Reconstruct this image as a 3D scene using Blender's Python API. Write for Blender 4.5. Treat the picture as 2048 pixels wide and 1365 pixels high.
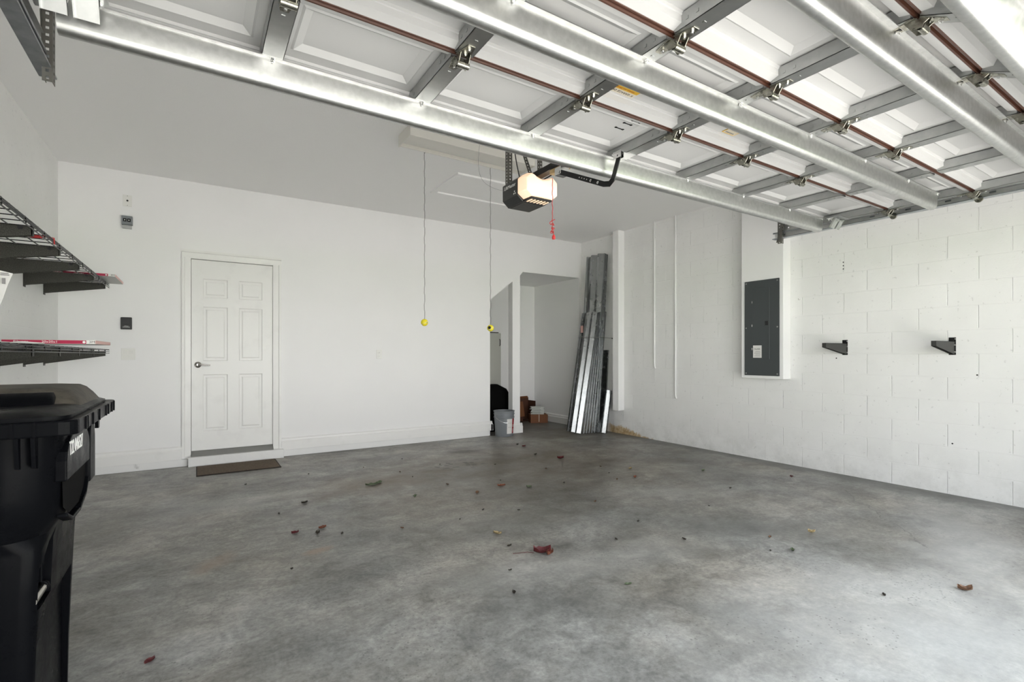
import bpy, bmesh, math, random
from mathutils import Vector, Matrix, Euler
S = bpy.context.scene
for o in list(bpy.data.objects): bpy.data.objects.remove(o)
C = S.collection
random.seed(7)
PI = math.pi
V = Vector

# ------------------------------------------------------------------ camera
cam_d = bpy.data.cameras.new('camera'); cam = bpy.data.objects.new('camera', cam_d); C.objects.link(cam)
cam.location = (0, 0, 1.2); cam.rotation_euler = (PI/2, 0, -math.radians(32.5))
cam_d.sensor_width = 36; cam_d.lens = 36*990/2048; cam_d.shift_y = 28.5/2048
cam_d.clip_start = 0.02; cam_d.clip_end = 200
S.camera = cam
# ------------------------------------------------------------------ exposure, sky, sun
S.view_settings.view_transform = 'Standard'; S.view_settings.look = 'None'
S.view_settings.gamma = 1; S.view_settings.use_curve_mapping = False
S.view_settings.exposure = 0.74
S.cycles.max_bounces = 24; S.cycles.diffuse_bounces = 16; S.cycles.glossy_bounces = 8
S.cycles.sample_clamp_indirect = 8
w = bpy.data.worlds.new('sky'); S.world = w; w.use_nodes = True
_t = w.node_tree; _bg = _t.nodes['Background']
_tc = _t.nodes.new('ShaderNodeTexCoord'); _sp = _t.nodes.new('ShaderNodeSeparateXYZ'); _rp = _t.nodes.new('ShaderNodeValToRGB')
_t.links.new(_tc.outputs['Generated'], _sp.inputs[0]); _t.links.new(_sp.outputs[2], _rp.inputs[0]); _t.links.new(_rp.outputs[0], _bg.inputs[0])
_e = _rp.color_ramp.elements     # bright hazy horizon, a duller belt above it, open sky overhead
_e[0].position = 0.0; _e[0].color = (1.0, 0.99, 0.975, 1)
_e[1].position = 1.0; _e[1].color = (0.66, 0.75, 0.84, 1)
for _p, _c in ((0.12, (0.84, 0.845, 0.85, 1)), (0.22, (0.27, 0.285, 0.30, 1)), (0.38, (0.32, 0.35, 0.38, 1)), (0.50, (0.70, 0.76, 0.82, 1))):
    _k = _e.new(_p); _k.color = _c
_bg.inputs[1].default_value = 5.4
sd = bpy.data.lights.new('sun', 'SUN'); sun = bpy.data.objects.new('sun', sd); C.objects.link(sun)
sd.energy = 25.0; sd.color = (1.0, 0.975, 0.94); sd.angle = math.radians(1.0)
sun.rotation_euler = V((0.45, 0.0, -0.9)).to_track_quat('-Z', 'Y').to_euler()
sun.location = (0, -6, 6)
pd = bpy.data.lights.new('opening_portal', 'AREA'); po = bpy.data.objects.new('opening_portal', pd); C.objects.link(po)
pd.shape = 'RECTANGLE'; pd.size = 4.95; pd.size_y = 2.25; pd.cycles.is_portal = True
po.location = (2.01, -0.2, 1.1); po.rotation_euler = (PI/2, 0, 0)
po.rotation_euler = V((0, 1, 0)).to_track_quat('-Z', 'Z').to_euler()

# ------------------------------------------------------------------ materials
M = {}
def mat(name, col, rough=0.5, metal=0.0, spec=None, emit=None, es=0.0):
    m = bpy.data.materials.new(name); m.use_nodes = True
    b = m.node_tree.nodes['Principled BSDF']
    b.inputs['Base Color'].default_value = (*col, 1)
    b.inputs['Roughness'].default_value = rough; b.inputs['Metallic'].default_value = metal
    if spec is not None: b.inputs['Specular IOR Level'].default_value = spec
    if emit: b.inputs['Emission Color'].default_value = (*emit, 1); b.inputs['Emission Strength'].default_value = es
    M[name] = m
    return m
class NT:
    def __init__(s, m): s.m = m; s.t = m.node_tree; s.b = s.t.nodes['Principled BSDF']
    def n(s, typ, **kw):
        x = s.t.nodes.new(typ)
        for k, v in kw.items():
            if k.startswith('i_'): x.inputs[k[2:].replace('_', ' ')].default_value = v
            else: setattr(x, k, v)
        return x
    def l(s, a, b): s.t.links.new(a, b)
    def co(s):
        return s.n('ShaderNodeNewGeometry').outputs['Position']
    def noise(s, vec, scale, detail=4, rough=0.55, dist=0.0):
        x = s.n('ShaderNodeTexNoise'); x.inputs['Scale'].default_value = scale; x.inputs['Detail'].default_value = detail
        x.inputs['Roughness'].default_value = rough; x.inputs['Distortion'].default_value = dist
        if vec is not None: s.l(vec, x.inputs['Vector'])
        return x.outputs[0]
    def ramp(s, fac, stops):
        r = s.n('ShaderNodeValToRGB'); e = r.color_ramp.elements
        while len(e) < len(stops): e.new(0.5)
        for i, (p, c) in enumerate(stops):
            e[i].position = p; e[i].color = (*c, 1) if hasattr(c, '__len__') else (c, c, c, 1)
        s.l(fac, r.inputs[0]); return r.outputs[0]
    def math(s, op, a, b=None, clamp=False):
        x = s.n('ShaderNodeMath', operation=op); x.use_clamp = clamp
        for i, v in enumerate((a, b)):
            if v is None: continue
            if isinstance(v, (int, float)): x.inputs[i].default_value = v
            else: s.l(v, x.inputs[i])
        return x.outputs[0]
    def mix(s, fac, a, b, mode='MIX'):
        x = s.n('ShaderNodeMix', data_type='RGBA', blend_type=mode)
        for sock, v in ((x.inputs[0], fac), (x.inputs[6], a), (x.inputs[7], b)):
            if isinstance(v, (int, float)): sock.default_value = v
            elif isinstance(v, tuple): sock.default_value = (*v, 1)
            else: s.l(v, sock)
        return x.outputs[2]
    def bump(s, h, dist=0.002, strength=0.5, prev=None):
        x = s.n('ShaderNodeBump'); x.inputs['Distance'].default_value = dist; x.inputs['Strength'].default_value = strength
        s.l(h, x.inputs['Height'])
        if prev is not None: s.l(prev, x.inputs['Normal'])
        return x.outputs[0]
    def blob(s, pos, c, r, soft=0.5, wob=0.6, ns=3.0, ang=0.0):
        """mask 1 inside an irregular ellipse c with radii r on the floor"""
        mp = s.n('ShaderNodeMapping'); mp.vector_type = 'TEXTURE'
        mp.inputs['Location'].default_value = c; mp.inputs['Scale'].default_value = r
        mp.inputs['Rotation'].default_value = (0, 0, ang)
        s.l(pos, mp.inputs['Vector'])
        le = s.n('ShaderNodeVectorMath', operation='LENGTH'); s.l(mp.outputs[0], le.inputs[0])
        nz = s.noise(pos, ns, 5, 0.6)
        d = s.math('ADD', le.outputs['Value'], s.math('MULTIPLY', s.math('SUBTRACT', nz, 0.5), wob*2))
        return s.math('DIVIDE', s.math('SUBTRACT', 1.0, d), soft, clamp=True)

# painted walls
m = mat('wall_paint', (0.81, 0.81, 0.785), 0.55); t = NT(m)
p = t.co(); c = t.ramp(t.noise(p, 1.1, 5), [(0.3, (0.84, 0.838, 0.836)), (0.7, (0.865, 0.862, 0.860))]); t.l(c, t.b.inputs['Base Color'])
t.l(t.bump(t.noise(p, 260, 2), 0.0006, 0.25), t.b.inputs['Normal'])
m = mat('ceiling_paint', (0.885, 0.880, 0.876), 0.8); t = NT(m)
t.l(t.bump(t.noise(t.co(), 120, 3), 0.002, 0.3), t.b.inputs['Normal'])
m = mat('trim_paint', (0.83, 0.83, 0.815), 0.38); t = NT(m)
t.l(t.ramp(t.noise(t.co(), 5, 6), [(0.2, (0.76, 0.755, 0.74)), (0.45, (0.83, 0.828, 0.81))]), t.b.inputs['Base Color'])
m = mat('kerb_paint', (0.8, 0.8, 0.79), 0.5); t = NT(m); p = t.co()
t.l(t.ramp(t.noise(p, 6, 8, 0.7), [(0.24, (0.50, 0.50, 0.48)), (0.33, (0.80, 0.80, 0.79)), (0.8, (0.83, 0.83, 0.82))]), t.b.inputs['Base Color'])
t.l(t.bump(t.noise(p, 40, 5), 0.004, 0.5), t.b.inputs['Normal'])
# painted concrete block, joints where the courses run
def block(name, ph, depth, stain=False):
    m = mat(name, (0.8, 0.8, 0.785), 0.5); t = NT(m); p = t.co()
    sx = t.n('ShaderNodeSeparateXYZ'); t.l(p, sx.inputs[0])
    cx = t.n('ShaderNodeCombineXYZ'); t.l(t.math('SUBTRACT', sx.outputs[1], ph), cx.inputs[0]); t.l(sx.outputs[2], cx.inputs[1])
    wob = t.n('ShaderNodeVectorMath', operation='SCALE'); wob.inputs['Scale'].default_value = 0.006
    nn = t.n('ShaderNodeTexNoise'); nn.inputs['Scale'].default_value = 5; t.l(p, nn.inputs['Vector'])
    t.l(nn.outputs['Color'], wob.inputs[0])
    ad = t.n('ShaderNodeVectorMath', operation='ADD'); t.l(cx.outputs[0], ad.inputs[0]); t.l(wob.outputs[0], ad.inputs[1])
    def brick(ms, sm, off):
        b = t.n('ShaderNodeTexBrick'); b.offset = 0.5; b.offset_frequency = 2
        b.inputs['Scale'].default_value = 1; b.inputs['Brick Width'].default_value = 0.4064; b.inputs['Row Height'].default_value = 0.2032
        b.inputs['Mortar Size'].default_value = ms; b.inputs['Mortar Smooth'].default_value = sm
        t.l(ad.outputs[0], b.inputs['Vector']); return b.outputs['Fac']
    h = t.math('MULTIPLY', brick(0.006, 0.6, 0), -1.0)
    # the bed joints are struck fainter than the upright ones
    fz = t.math('ABSOLUTE', t.math('SUBTRACT', t.math('FRACT', t.math('DIVIDE', sx.outputs[2], 0.2032)), 0.5))
    bed = t.math('GREATER_THAN', fz, 0.455)
    h = t.math('MULTIPLY', h, t.math('SUBTRACT', 1.0, t.math('MULTIPLY', bed, 0.62)))
    ng = t.noise(p, 75, 5, 0.65)
    nm = t.bump(h, depth, 1.0); nm = t.bump(ng, 0.0022, 0.5, nm); t.l(nm, t.b.inputs['Normal'])
    base = t.ramp(t.noise(p, 2.2, 7, 0.6), [(0.3, (0.80, 0.80, 0.79)), (0.65, (0.84, 0.84, 0.83))])
    pits = t.ramp(t.noise(p, 34, 3, 0.5), [(0.28, 0.55), (0.325, 1.0)])
    col = t.mix(0.35, base, pits, 'MULTIPLY')
    # scuffs near the floor
    low = t.math('MULTIPLY', t.math('SUBTRACT', 0.42, sx.outputs[2], True), 1.6, True)
    sc = t.math('MULTIPLY', low, t.math('SUBTRACT', t.noise(p, 5, 8, 0.7), 0.42, True), True)
    col = t.mix(t.math('MULTIPLY', sc, 2.2, True), col, (0.42, 0.42, 0.39))
    if stain:
        # ochre efflorescence stain at the foot of the wall, tapering away from the corner
        top = t.math('MULTIPLY', t.math('SUBTRACT', sx.outputs[1], 4.72), 0.15)
        nz = t.math('MULTIPLY', t.math('SUBTRACT', t.noise(p, 9, 6, 0.65), 0.5), 0.22)
        d = t.math('SUBTRACT', t.math('ADD', top, nz), sx.outputs[2])
        fade = t.math('MULTIPLY', t.math('SUBTRACT', 5.82, sx.outputs[1], True), 8.0, True)
        msk = t.math('MULTIPLY', t.math('MULTIPLY', d, 30.0, True), fade)
        near = t.math('GREATER_THAN', sx.outputs[1], 4.55)
        msk = t.math('MULTIPLY', msk, near)
        sc2 = t.ramp(t.noise(p, 22, 5, 0.7), [(0.3, (0.16, 0.10, 0.04)), (0.45, (0.42, 0.27, 0.10)), (0.62, (0.55, 0.43, 0.25))])
        col = t.mix(t.math('MULTIPLY', msk, 0.9), col, sc2)
    t.l(col, t.b.inputs['Base Color'])
    return m
block('block_wall', 0.172, 0.0024, True)
block('block_wall_smooth', 0.05, 0.0006)
# concrete floor
m = mat('concrete', (0.3, 0.3, 0.29), 0.4); t = NT(m); p = t.co()
mp = t.n('ShaderNodeMapping'); mp.inputs['Scale'].default_value = (0.8, 1.15, 1); mp.inputs['Rotation'].default_value = (0, 0, 0.5); t.l(p, mp.inputs['Vector'])
big = t.noise(mp.outputs[0], 1.3, 8, 0.62, 0.6)
col = t.ramp(big, [(0.32, (0.145, 0.142, 0.133)), (0.5, (0.235, 0.230, 0.217)), (0.66, (0.345, 0.34, 0.322))])
fine = t.noise(p, 45, 6, 0.7)
col = t.mix(0.5, col, t.ramp(fine, [(0.32, 0.42), (0.6, 1.2)]), 'MULTIPLY')
swl = t.ramp(t.noise(mp.outputs[0], 4.5, 7, 0.7, 1.2), [(0.35, 0.72), (0.65, 1.25)])
col = t.mix(0.85, col, swl, 'MULTIPLY')
med = t.ramp(t.noise(p, 9, 8, 0.72, 0.8), [(0.36, 0.72), (0.5, 1.0), (0.66, 1.28)])
col = t.mix(0.8, col, med, 'MULTIPLY')
tint = t.ramp(t.noise(p, 0.9, 5, 0.6), [(0.4, (1.0, 1.0, 1.0)), (0.62, (1.06, 0.985, 0.90))])
col = t.mix(0.8, col, tint, 'MULTIPLY')
for (cx_, cy_, rx, ry, a, colr, st, sf, wb) in [
    (3.0, 4.4, 2.3, 1.7, 0, (0.105, 0.078, 0.052), 0.68, 0.8, 0.7),
    (1.45, 4.6, 0.9, 0.45, 0.3, (0.17, 0.125, 0.085), 0.55, 0.8, 0.5),
    (4.7, 6.3, 1.1, 1.3, 0, (0.085, 0.070, 0.045), 0.8, 0.7, 0.4),
    (3.2, 2.05, 0.75, 0.35, -0.7, (0.10, 0.10, 0.097), 0.7, 0.9, 0.5),
    (1.5, 1.9, 0.5, 0.22, -0.5, (0.085, 0.085, 0.08), 0.65, 0.9, 0.7),
    (2.80, 5.52, 0.26, 0.12, -0.2, (0.045, 0.038, 0.026), 0.8, 0.5, 0.25),
    (0.62, 3.2, 0.12, 0.06, 0.3, (0.28, 0.17, 0.10), 0.6, 0.6, 0.6),
    (0.08, 3.32, 0.22, 0.10, 0.9, (0.27, 0.18, 0.12), 0.5, 0.8, 0.7),
    (4.65, 2.0, 0.5, 0.14, 0.75, (0.10, 0.10, 0.095), 0.6, 0.9, 0.7),
    (4.55, 1.3, 0.3, 0.08, 0.3, (0.11, 0.11, 0.10), 0.5, 0.9, 0.8),
    (1.9, 3.0, 1.0, 0.35, -0.4, (0.17, 0.165, 0.15), 0.45, 0.9, 0.6),
    (4.8, 3.4, 0.9, 0.5, 0.6, (0.16, 0.155, 0.145), 0.45, 0.9, 0.6)]:
    k = t.blob(p, (cx_, cy_, 0), (rx, ry, 10), sf, wb, 3.0 if rx > 0.3 else 9.0, a)
    col = t.mix(t.math('MULTIPLY', k, st), col, colr)
for (cx_, cy_, rx, ry, a, colr, st) in [
    (2.7, 0.9, 1.6, 0.8, 0, (0.50, 0.50, 0.485), 0.55), (1.9, 2.2, 1.2, 0.25, -0.25, (0.44, 0.435, 0.41), 0.45),
    (4.3, 1.2, 0.9, 0.35, 0.4, (0.47, 0.465, 0.45), 0.5), (0.2, 4.6, 0.7, 0.3, 0, (0.36, 0.36, 0.345), 0.45),
    (3.6, 2.9, 0.9, 0.25, -0.5, (0.36, 0.355, 0.34), 0.4)]:
    k = t.blob(p, (cx_, cy_, 0), (rx, ry, 10), 0.9, 0.55, 2.5, a)
    col = t.mix(t.math('MULTIPLY', k, st), col, colr)
# stained strip along the block wall, darker strip along the kerb
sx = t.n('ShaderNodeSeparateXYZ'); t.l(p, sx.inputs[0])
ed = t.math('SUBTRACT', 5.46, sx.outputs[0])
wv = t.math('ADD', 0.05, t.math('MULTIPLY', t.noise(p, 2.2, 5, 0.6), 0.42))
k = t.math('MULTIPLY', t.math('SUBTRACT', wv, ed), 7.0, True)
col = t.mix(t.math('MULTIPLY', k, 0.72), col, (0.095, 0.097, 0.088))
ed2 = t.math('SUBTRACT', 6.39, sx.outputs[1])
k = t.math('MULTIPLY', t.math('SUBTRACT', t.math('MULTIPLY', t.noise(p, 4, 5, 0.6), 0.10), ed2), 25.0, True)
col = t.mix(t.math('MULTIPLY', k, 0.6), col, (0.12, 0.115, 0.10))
# cluster of drip spots
sp = t.n('ShaderNodeTexVoronoi'); sp.inputs['Scale'].default_value = 13; t.l(p, sp.inputs['Vector'])
spot = t.math('MULTIPLY', t.math('LESS_THAN', sp.outputs['Distance'], 0.36), t.blob(p, (2.45, 4.9, 0), (0.42, 0.26, 10), 0.4, 0.4, 4))
col = t.mix(t.math('MULTIPLY', spot, 0.8), col, (0.045, 0.038, 0.028))
# pepper of dark specks
sp = t.n('ShaderNodeTexVoronoi'); sp.inputs['Scale'].default_value = 42; t.l(p, sp.inputs['Vector'])
spk = t.math('MULTIPLY', t.math('LESS_THAN', sp.outputs['Distance'], 0.19), t.math('GREATER_THAN', t.noise(p, 1.7, 4), 0.52))
col = t.mix(t.math('MULTIPLY', spk, 0.55), col, (0.10, 0.10, 0.09))
# hairline cracks
def crack(a, b, wdt, amp, st, col, freq=3.0):
    ax, ay = a; bx, by = b; L = math.hypot(bx-ax, by-ay); ux, uy = (bx-ax)/L, (by-ay)/L
    x, y = sx.outputs[0], sx.outputs[1]
    u_ = t.math('ADD', t.math('MULTIPLY', t.math('SUBTRACT', x, ax), ux), t.math('MULTIPLY', t.math('SUBTRACT', y, ay), uy))
    v_ = t.math('ADD', t.math('MULTIPLY', t.math('SUBTRACT', x, ax), -uy), t.math('MULTIPLY', t.math('SUBTRACT', y, ay), ux))
    v_ = t.math('ADD', v_, t.math('MULTIPLY', t.math('SUBTRACT', t.noise(p, freq, 6, 0.6), 0.5), amp))
    k = t.math('LESS_THAN', t.math('ABSOLUTE', v_), wdt)
    k = t.math('MULTIPLY', k, t.math('MULTIPLY', t.math('GREATER_THAN', u_, 0.0), t.math('LESS_THAN', u_, L)))
    return t.mix(t.math('MULTIPLY', k, st), col, (0.08, 0.08, 0.07))
col = crack((4.85, 2.15), (3.85, 1.2), 0.004, 0.25, 0.6, col)
col = crack((-0.45, 3.35), (-0.15, 2.9), 0.002, 0.2, 0.5, col)
t.l(col, t.b.inputs['Base Color'])
t.l(t.ramp(t.noise(p, 2.0, 6, 0.6), [(0.3, 0.30), (0.7, 0.52)]), t.b.inputs['Roughness'])
nm = t.bump(t.noise(p, 90, 4, 0.7), 0.0008, 0.35); nm = t.bump(t.noise(p, 4, 4), 0.004, 0.3, nm); t.l(nm, t.b.inputs['Normal'])
m = mat('driveway', (0.385, 0.37, 0.345), 0.8); t = NT(m); t.l(t.ramp(t.noise(t.co(), 3, 6), [(0.3, (0.335, 0.322, 0.298)), (0.7, (0.425, 0.408, 0.38))]), t.b.inputs['Base Color'])
m = mat('lawn', (0.10, 0.17, 0.04), 0.9); t = NT(m); t.l(t.ramp(t.noise(t.co(), 6, 6), [(0.3, (0.06, 0.12, 0.03)), (0.7, (0.16, 0.24, 0.07))]), t.b.inputs['Base Color'])
# galvanised steel
def galv(name, a, b, r0, r1, sc=14, brushed=False):
    m = mat(name, a, 0.3, 1.0); t = NT(m); p = t.co()
    if brushed:
        mp = t.n('ShaderNodeMapping'); mp.inputs['Scale'].default_value = (3.0, 0.5, 0.5); t.l(p, mp.inputs['Vector']); pv = mp.outputs[0]
    else: pv = p
    n1 = t.noise(pv, sc, 3, 0.5, 0.2)
    t.l(t.ramp(n1, [(0.25, a), (0.75, b)]), t.b.inputs['Base Color'])
    t.l(t.ramp(t.noise(pv, sc*1.3, 3, 0.5), [(0.2, r0), (0.8, r1)]), t.b.inputs['Roughness'])
    return m
galv('galvanised', (0.50, 0.505, 0.495), (0.62, 0.62, 0.61), 0.36, 0.42, 42)
galv('galvanised_stile', (0.43, 0.44, 0.435), (0.48, 0.485, 0.48), 0.36, 0.42, 30)
galv('galvanised_sheet', (0.28, 0.29, 0.295), (0.34, 0.35, 0.35), 0.24, 0.29, 12)
galv('zinc_hardware', (0.26, 0.25, 0.21), (0.42, 0.41, 0.35), 0.2, 0.38, 30)
galv('galvanised_web_lit', (0.74, 0.74, 0.73), (0.80, 0.80, 0.79), 0.5, 0.6, 20)  # paler steel: the light on the track web is put into its colour
galv('track_steel', (0.30, 0.32, 0.34), (0.48, 0.50, 0.52), 0.28, 0.42, 20)
mat('bolt_steel', (0.75, 0.75, 0.74), 0.2, 1.0)
mat('perforated_steel', (0.16, 0.155, 0.14), 0.45, 0.8)
m = mat('door_white', (0.55, 0.55, 0.545), 0.5)
m = mat('door_brown', (0.075, 0.028, 0.016), 0.45)
m = mat('shelf_steel', (0.055, 0.053, 0.045), 0.5, 0.3); t = NT(m)
t.l(t.ramp(t.noise(t.co(), 260, 2, 0.8), [(0.4, (0.018, 0.018, 0.015)), (0.66, (0.075, 0.072, 0.06))]), t.b.inputs['Base Color'])
mat('bracket_grey', (0.045, 0.045, 0.042), 0.5, 0.3)
mat('black_metal', (0.012, 0.012, 0.013), 0.35, 0.4)
mat('black_plastic', (0.014, 0.014, 0.015), 0.38)
m = mat('bin_plastic', (0.003, 0.0032, 0.004), 0.30, spec=0.04); t = NT(m)
t.l(t.ramp(t.noise(t.co(), 7, 8, 0.75), [(0.3, 0.20), (0.65, 0.40)]), t.b.inputs['Roughness'])
t.l(t.bump(t.noise(t.co(), 300, 2), 0.0003, 0.3), t.b.inputs['Normal'])
m = mat('bin_lid_dusty', (0.07, 0.062, 0.05), 0.6); t = NT(m)
t.l(t.ramp(t.noise(t.co(), 9, 8, 0.75), [(0.34, (0.018, 0.016, 0.013)), (0.62, (0.085, 0.072, 0.055))]), t.b.inputs['Base Color'])
mat('white_ink', (0.8, 0.8, 0.78), 0.6)
mat('black_ink', (0.015, 0.015, 0.015), 0.6)
mat('grey_ink', (0.25, 0.24, 0.24), 0.6)
mat('matte_black', (0.003, 0.003, 0.003), 0.9, spec=0.1)
mat('hole_dark', (0.01, 0.01, 0.01), 0.9)
mat('white_plastic', (0.78, 0.78, 0.75), 0.35)
mat('nickel', (0.50, 0.48, 0.45), 0.25, 1.0)
mat('lamp_lens', (0.85, 0.80, 0.72), 0.35, emit=(1.0, 0.60, 0.32), es=0.42)
mat('opener_black', (0.022, 0.022, 0.022), 0.4)
mat('opener_belly', (0.05, 0.048, 0.045), 0.55)
mat('tan_plastic', (0.55, 0.40, 0.20), 0.45)
mat('red_cord', (0.55, 0.03, 0.03), 0.6)
mat('fixture_enamel', (0.74, 0.72, 0.67), 0.4)
mat('panel_grey', (0.062, 0.070, 0.074), 0.42, 0.2)
mat('tennis_yellow', (0.78, 0.66, 0.03), 0.8)
mat('string_dark', (0.10, 0.095, 0.085), 0.8)
mat('carton_red', (0.38, 0.004, 0.05), 0.45)
mat('carton_white', (0.72, 0.71, 0.69), 0.5)
mat('carton_pink', (0.60, 0.36, 0.33), 0.5)
m = mat('filter_media', (0.62, 0.62, 0.60), 0.8)
mat('bucket_grey', (0.20, 0.215, 0.23), 0.4)
mat('label_red', (0.35, 0.02, 0.03), 0.5)
mat('cardboard_orange', (0.18, 0.065, 0.022), 0.7)
mat('cardboard_dark', (0.08, 0.03, 0.014), 0.75)
mat('paper', (0.62, 0.63, 0.60), 0.7)
mat('paper_print', (0.18, 0.20, 0.16), 0.7)
mat('appliance_grey', (0.52, 0.52, 0.48), 0.35)
mat('sticker_yellow', (0.72, 0.43, 0.02), 0.4)
mat('sticker_cream', (0.66, 0.60, 0.48), 0.45)
m = mat('doormat', (0.15, 0.105, 0.07), 0.95); t = NT(m)
t.l(t.ramp(t.noise(t.co(), 120, 3, 0.8), [(0.35, (0.09, 0.065, 0.045)), (0.65, (0.23, 0.17, 0.12))]), t.b.inputs['Base Color'])
mat('rubber_edge', (0.03, 0.02, 0.015), 0.8)
mat('threshold_metal', (0.30, 0.30, 0.29), 0.35, 0.9)
for k, c in dict(leaf_red=(0.085, 0.010, 0.012), leaf_brown=(0.12, 0.06, 0.03), leaf_dark=(0.035, 0.028, 0.02),
                 leaf_green=(0.10, 0.13, 0.07), leaf_tan=(0.34, 0.26, 0.13), leaf_orange=(0.17, 0.055, 0.028)).items():
    m = mat(k, c, 0.6); t = NT(m)
    t.l(t.ramp(t.noise(t.co(), 90, 4), [(0.3, tuple(x*0.6 for x in c)), (0.7, tuple(min(1, x*1.5) for x in c))]), t.b.inputs['Base Color'])

# ------------------------------------------------------------------ mesh helpers
class MB:
    def __init__(s): s.v = []; s.f = []
    def add(s, vs, fs):
        n = len(s.v); s.v += [V(x) for x in vs]; s.f += [tuple(i+n for i in f) for f in fs]; return s
    def box(s, x0, x1, y0, y1, z0, z1, T=None):
        vs = [V((x, y, z)) for z in (z0, z1) for y in (y0, y1) for x in (x0, x1)]
        if T: vs = [T(q) for q in vs]
        return s.add(vs, [(0, 2, 3, 1), (4, 5, 7, 6), (0, 1, 5, 4), (2, 6, 7, 3), (0, 4, 6, 2), (1, 3, 7, 5)])
    def prism(s, poly, axis, a, b, T=None):
        """poly: 2-D outline; axis 'X': (y,z), 'Y': (x,z), 'Z': (x,y)"""
        def mk(p, c):
            q = {'X': (c, p[0], p[1]), 'Y': (p[0], c, p[1]), 'Z': (p[0], p[1], c)}[axis]
            return T(V(q)) if T else V(q)
        n = len(poly)
        vs = [mk(p, a) for p in poly] + [mk(p, b) for p in poly]
        return s.add(vs, [tuple(range(n-1, -1, -1)), tuple(range(n, 2*n))] + [(i, (i+1) % n, n+(i+1) % n, n+i) for i in range(n)])
    def strip(s, line, th, axis, a, b, T=None, closed=False):
        """an open polyline profile of sheet metal, th thick, extruded from a to b"""
        L = [V((p[0], p[1])) for p in line]; o = []
        for i, p in enumerate(L):
            d0 = (p-L[i-1]).normalized() if i > 0 else (L[1]-L[0]).normalized()
            d1 = (L[i+1]-p).normalized() if i < len(L)-1 else d0
            n0 = V((-d0.y, d0.x)); n1 = V((-d1.y, d1.x)); m_ = (n0+n1)
            m_ = m_.normalized() if m_.length > 1e-6 else n0
            k = 1.0/max(0.4, m_.dot(n0)); o.append(p+m_*th*k)
        # quads segment by segment so concave profiles stay clean
        def mk(p, c):
            q = {'X': (c, p[0], p[1]), 'Y': (p[0], c, p[1]), 'Z': (p[0], p[1], c)}[axis]
            return T(V(q)) if T else V(q)
        n = len(L); vs = [mk(p, a) for p in L]+[mk(p, a) for p in o]+[mk(p, b) for p in L]+[mk(p, b) for p in o]
        fs = []
        for i in range(n-1):
            fs += [(i, i+1, n+i+1, n+i), (2*n+i, 3*n+i, 3*n+i+1, 2*n+i+1), (i, 2*n+i, 2*n+i+1, i+1), (n+i, n+i+1, 3*n+i+1, 3*n+i)]
        fs += [(0, n, 3*n, 2*n), (n-1, 3*n-1, 4*n-1, 2*n-1)]
        return s.add(vs, fs)
    def tube(s, pts, r, n=8, caps=True, rad=None):
        pts = [V(p) for p in pts]; rings = []
        up = V((0, 0, 1)); prev = None
        for i, p in enumerate(pts):
            d = (pts[min(i+1, len(pts)-1)]-pts[max(i-1, 0)]).normalized()
            if prev is None:
                u = d.cross(up if abs(d.z) < 0.95 else V((1, 0, 0))).normalized()
            else:
                u = (prev-d*prev.dot(d)).normalized()
            prev = u; w_ = d.cross(u); rr = rad[i] if rad else r
            rings.append([p+(u*math.cos(2*PI*k/n)+w_*math.sin(2*PI*k/n))*rr for k in range(n)])
        vs = [q for R in rings for q in R]; fs = []
        for i in range(len(rings)-1):
            for k in range(n):
                a = i*n+k; b = i*n+(k+1) % n; fs.append((a, b, b+n, a+n))
        if caps: fs += [tuple(range(n-1, -1, -1)), tuple((len(rings)-1)*n+k for k in range(n))]
        return s.add(vs, fs)
    def lathe(s, prof, c, n=24, axis=V((0, 0, 1)), caps=True):
        axis = V(axis).normalized(); u = axis.cross(V((1, 0, 0)) if abs(axis.x) < 0.9 else V((0, 1, 0))).normalized(); w_ = axis.cross(u); c = V(c)
        vs = []; fs = []
        for r, h in prof:
            vs += [c+axis*h+(u*math.cos(2*PI*k/n)+w_*math.sin(2*PI*k/n))*r for k in range(n)]
        for i in range(len(prof)-1):
            for k in range(n):
                a = i*n+k; b = i*n+(k+1) % n; fs.append((a, b, b+n, a+n))
        if caps: fs += [tuple(range(n-1, -1, -1)), tuple((len(prof)-1)*n+k for k in range(n))]
        return s.add(vs, fs)
    def loft(s, rings, caps=True):
        n = len(rings[0]); vs = [q for R in rings for q in R]; fs = []
        for i in range(len(rings)-1):
            for k in range(n):
                a = i*n+k; b = i*n+(k+1) % n; fs.append((a, b, b+n, a+n))
        if caps: fs += [tuple(range(n-1, -1, -1)), tuple((len(rings)-1)*n+k for k in range(n))]
        return s.add(vs, fs)
    def sweep(s, path, prof):
        """closed profile (x, n) swept along a path of (y, z) points; n is measured to the left of travel"""
        rings = []
        for i, (y, z) in enumerate(path):
            a = path[max(i-1, 0)]; b = path[min(i+1, len(path)-1)]
            d = V((b[0]-a[0], b[1]-a[1])).normalized(); nn = V((-d.y, d.x))
            rings.append([V((px, y+nn.x*pn, z+nn.y*pn)) for px, pn in prof])
        return s.loft(rings)
    def build(s, name, m_, parent=None, smooth=None, bevel=0, seg=2):
        L = V((0, 0, 0)); q = parent
        while q is not None: L += q.location; q = q.parent
        me = bpy.data.meshes.new(name); me.from_pydata([tuple(x-L) for x in s.v], [], s.f)
        bm = bmesh.new(); bm.from_mesh(me); bmesh.ops.recalc_face_normals(bm, faces=bm.faces); bm.to_mesh(me); bm.free()
        me.materials.append(M[m_] if isinstance(m_, str) else m_)
        o = bpy.data.objects.new(name, me); C.objects.link(o)
        if parent is not None: o.parent = parent
        if smooth is not None:
            for f in me.polygons: f.use_smooth = True
            me.set_sharp_from_angle(angle=math.radians(smooth))
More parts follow.
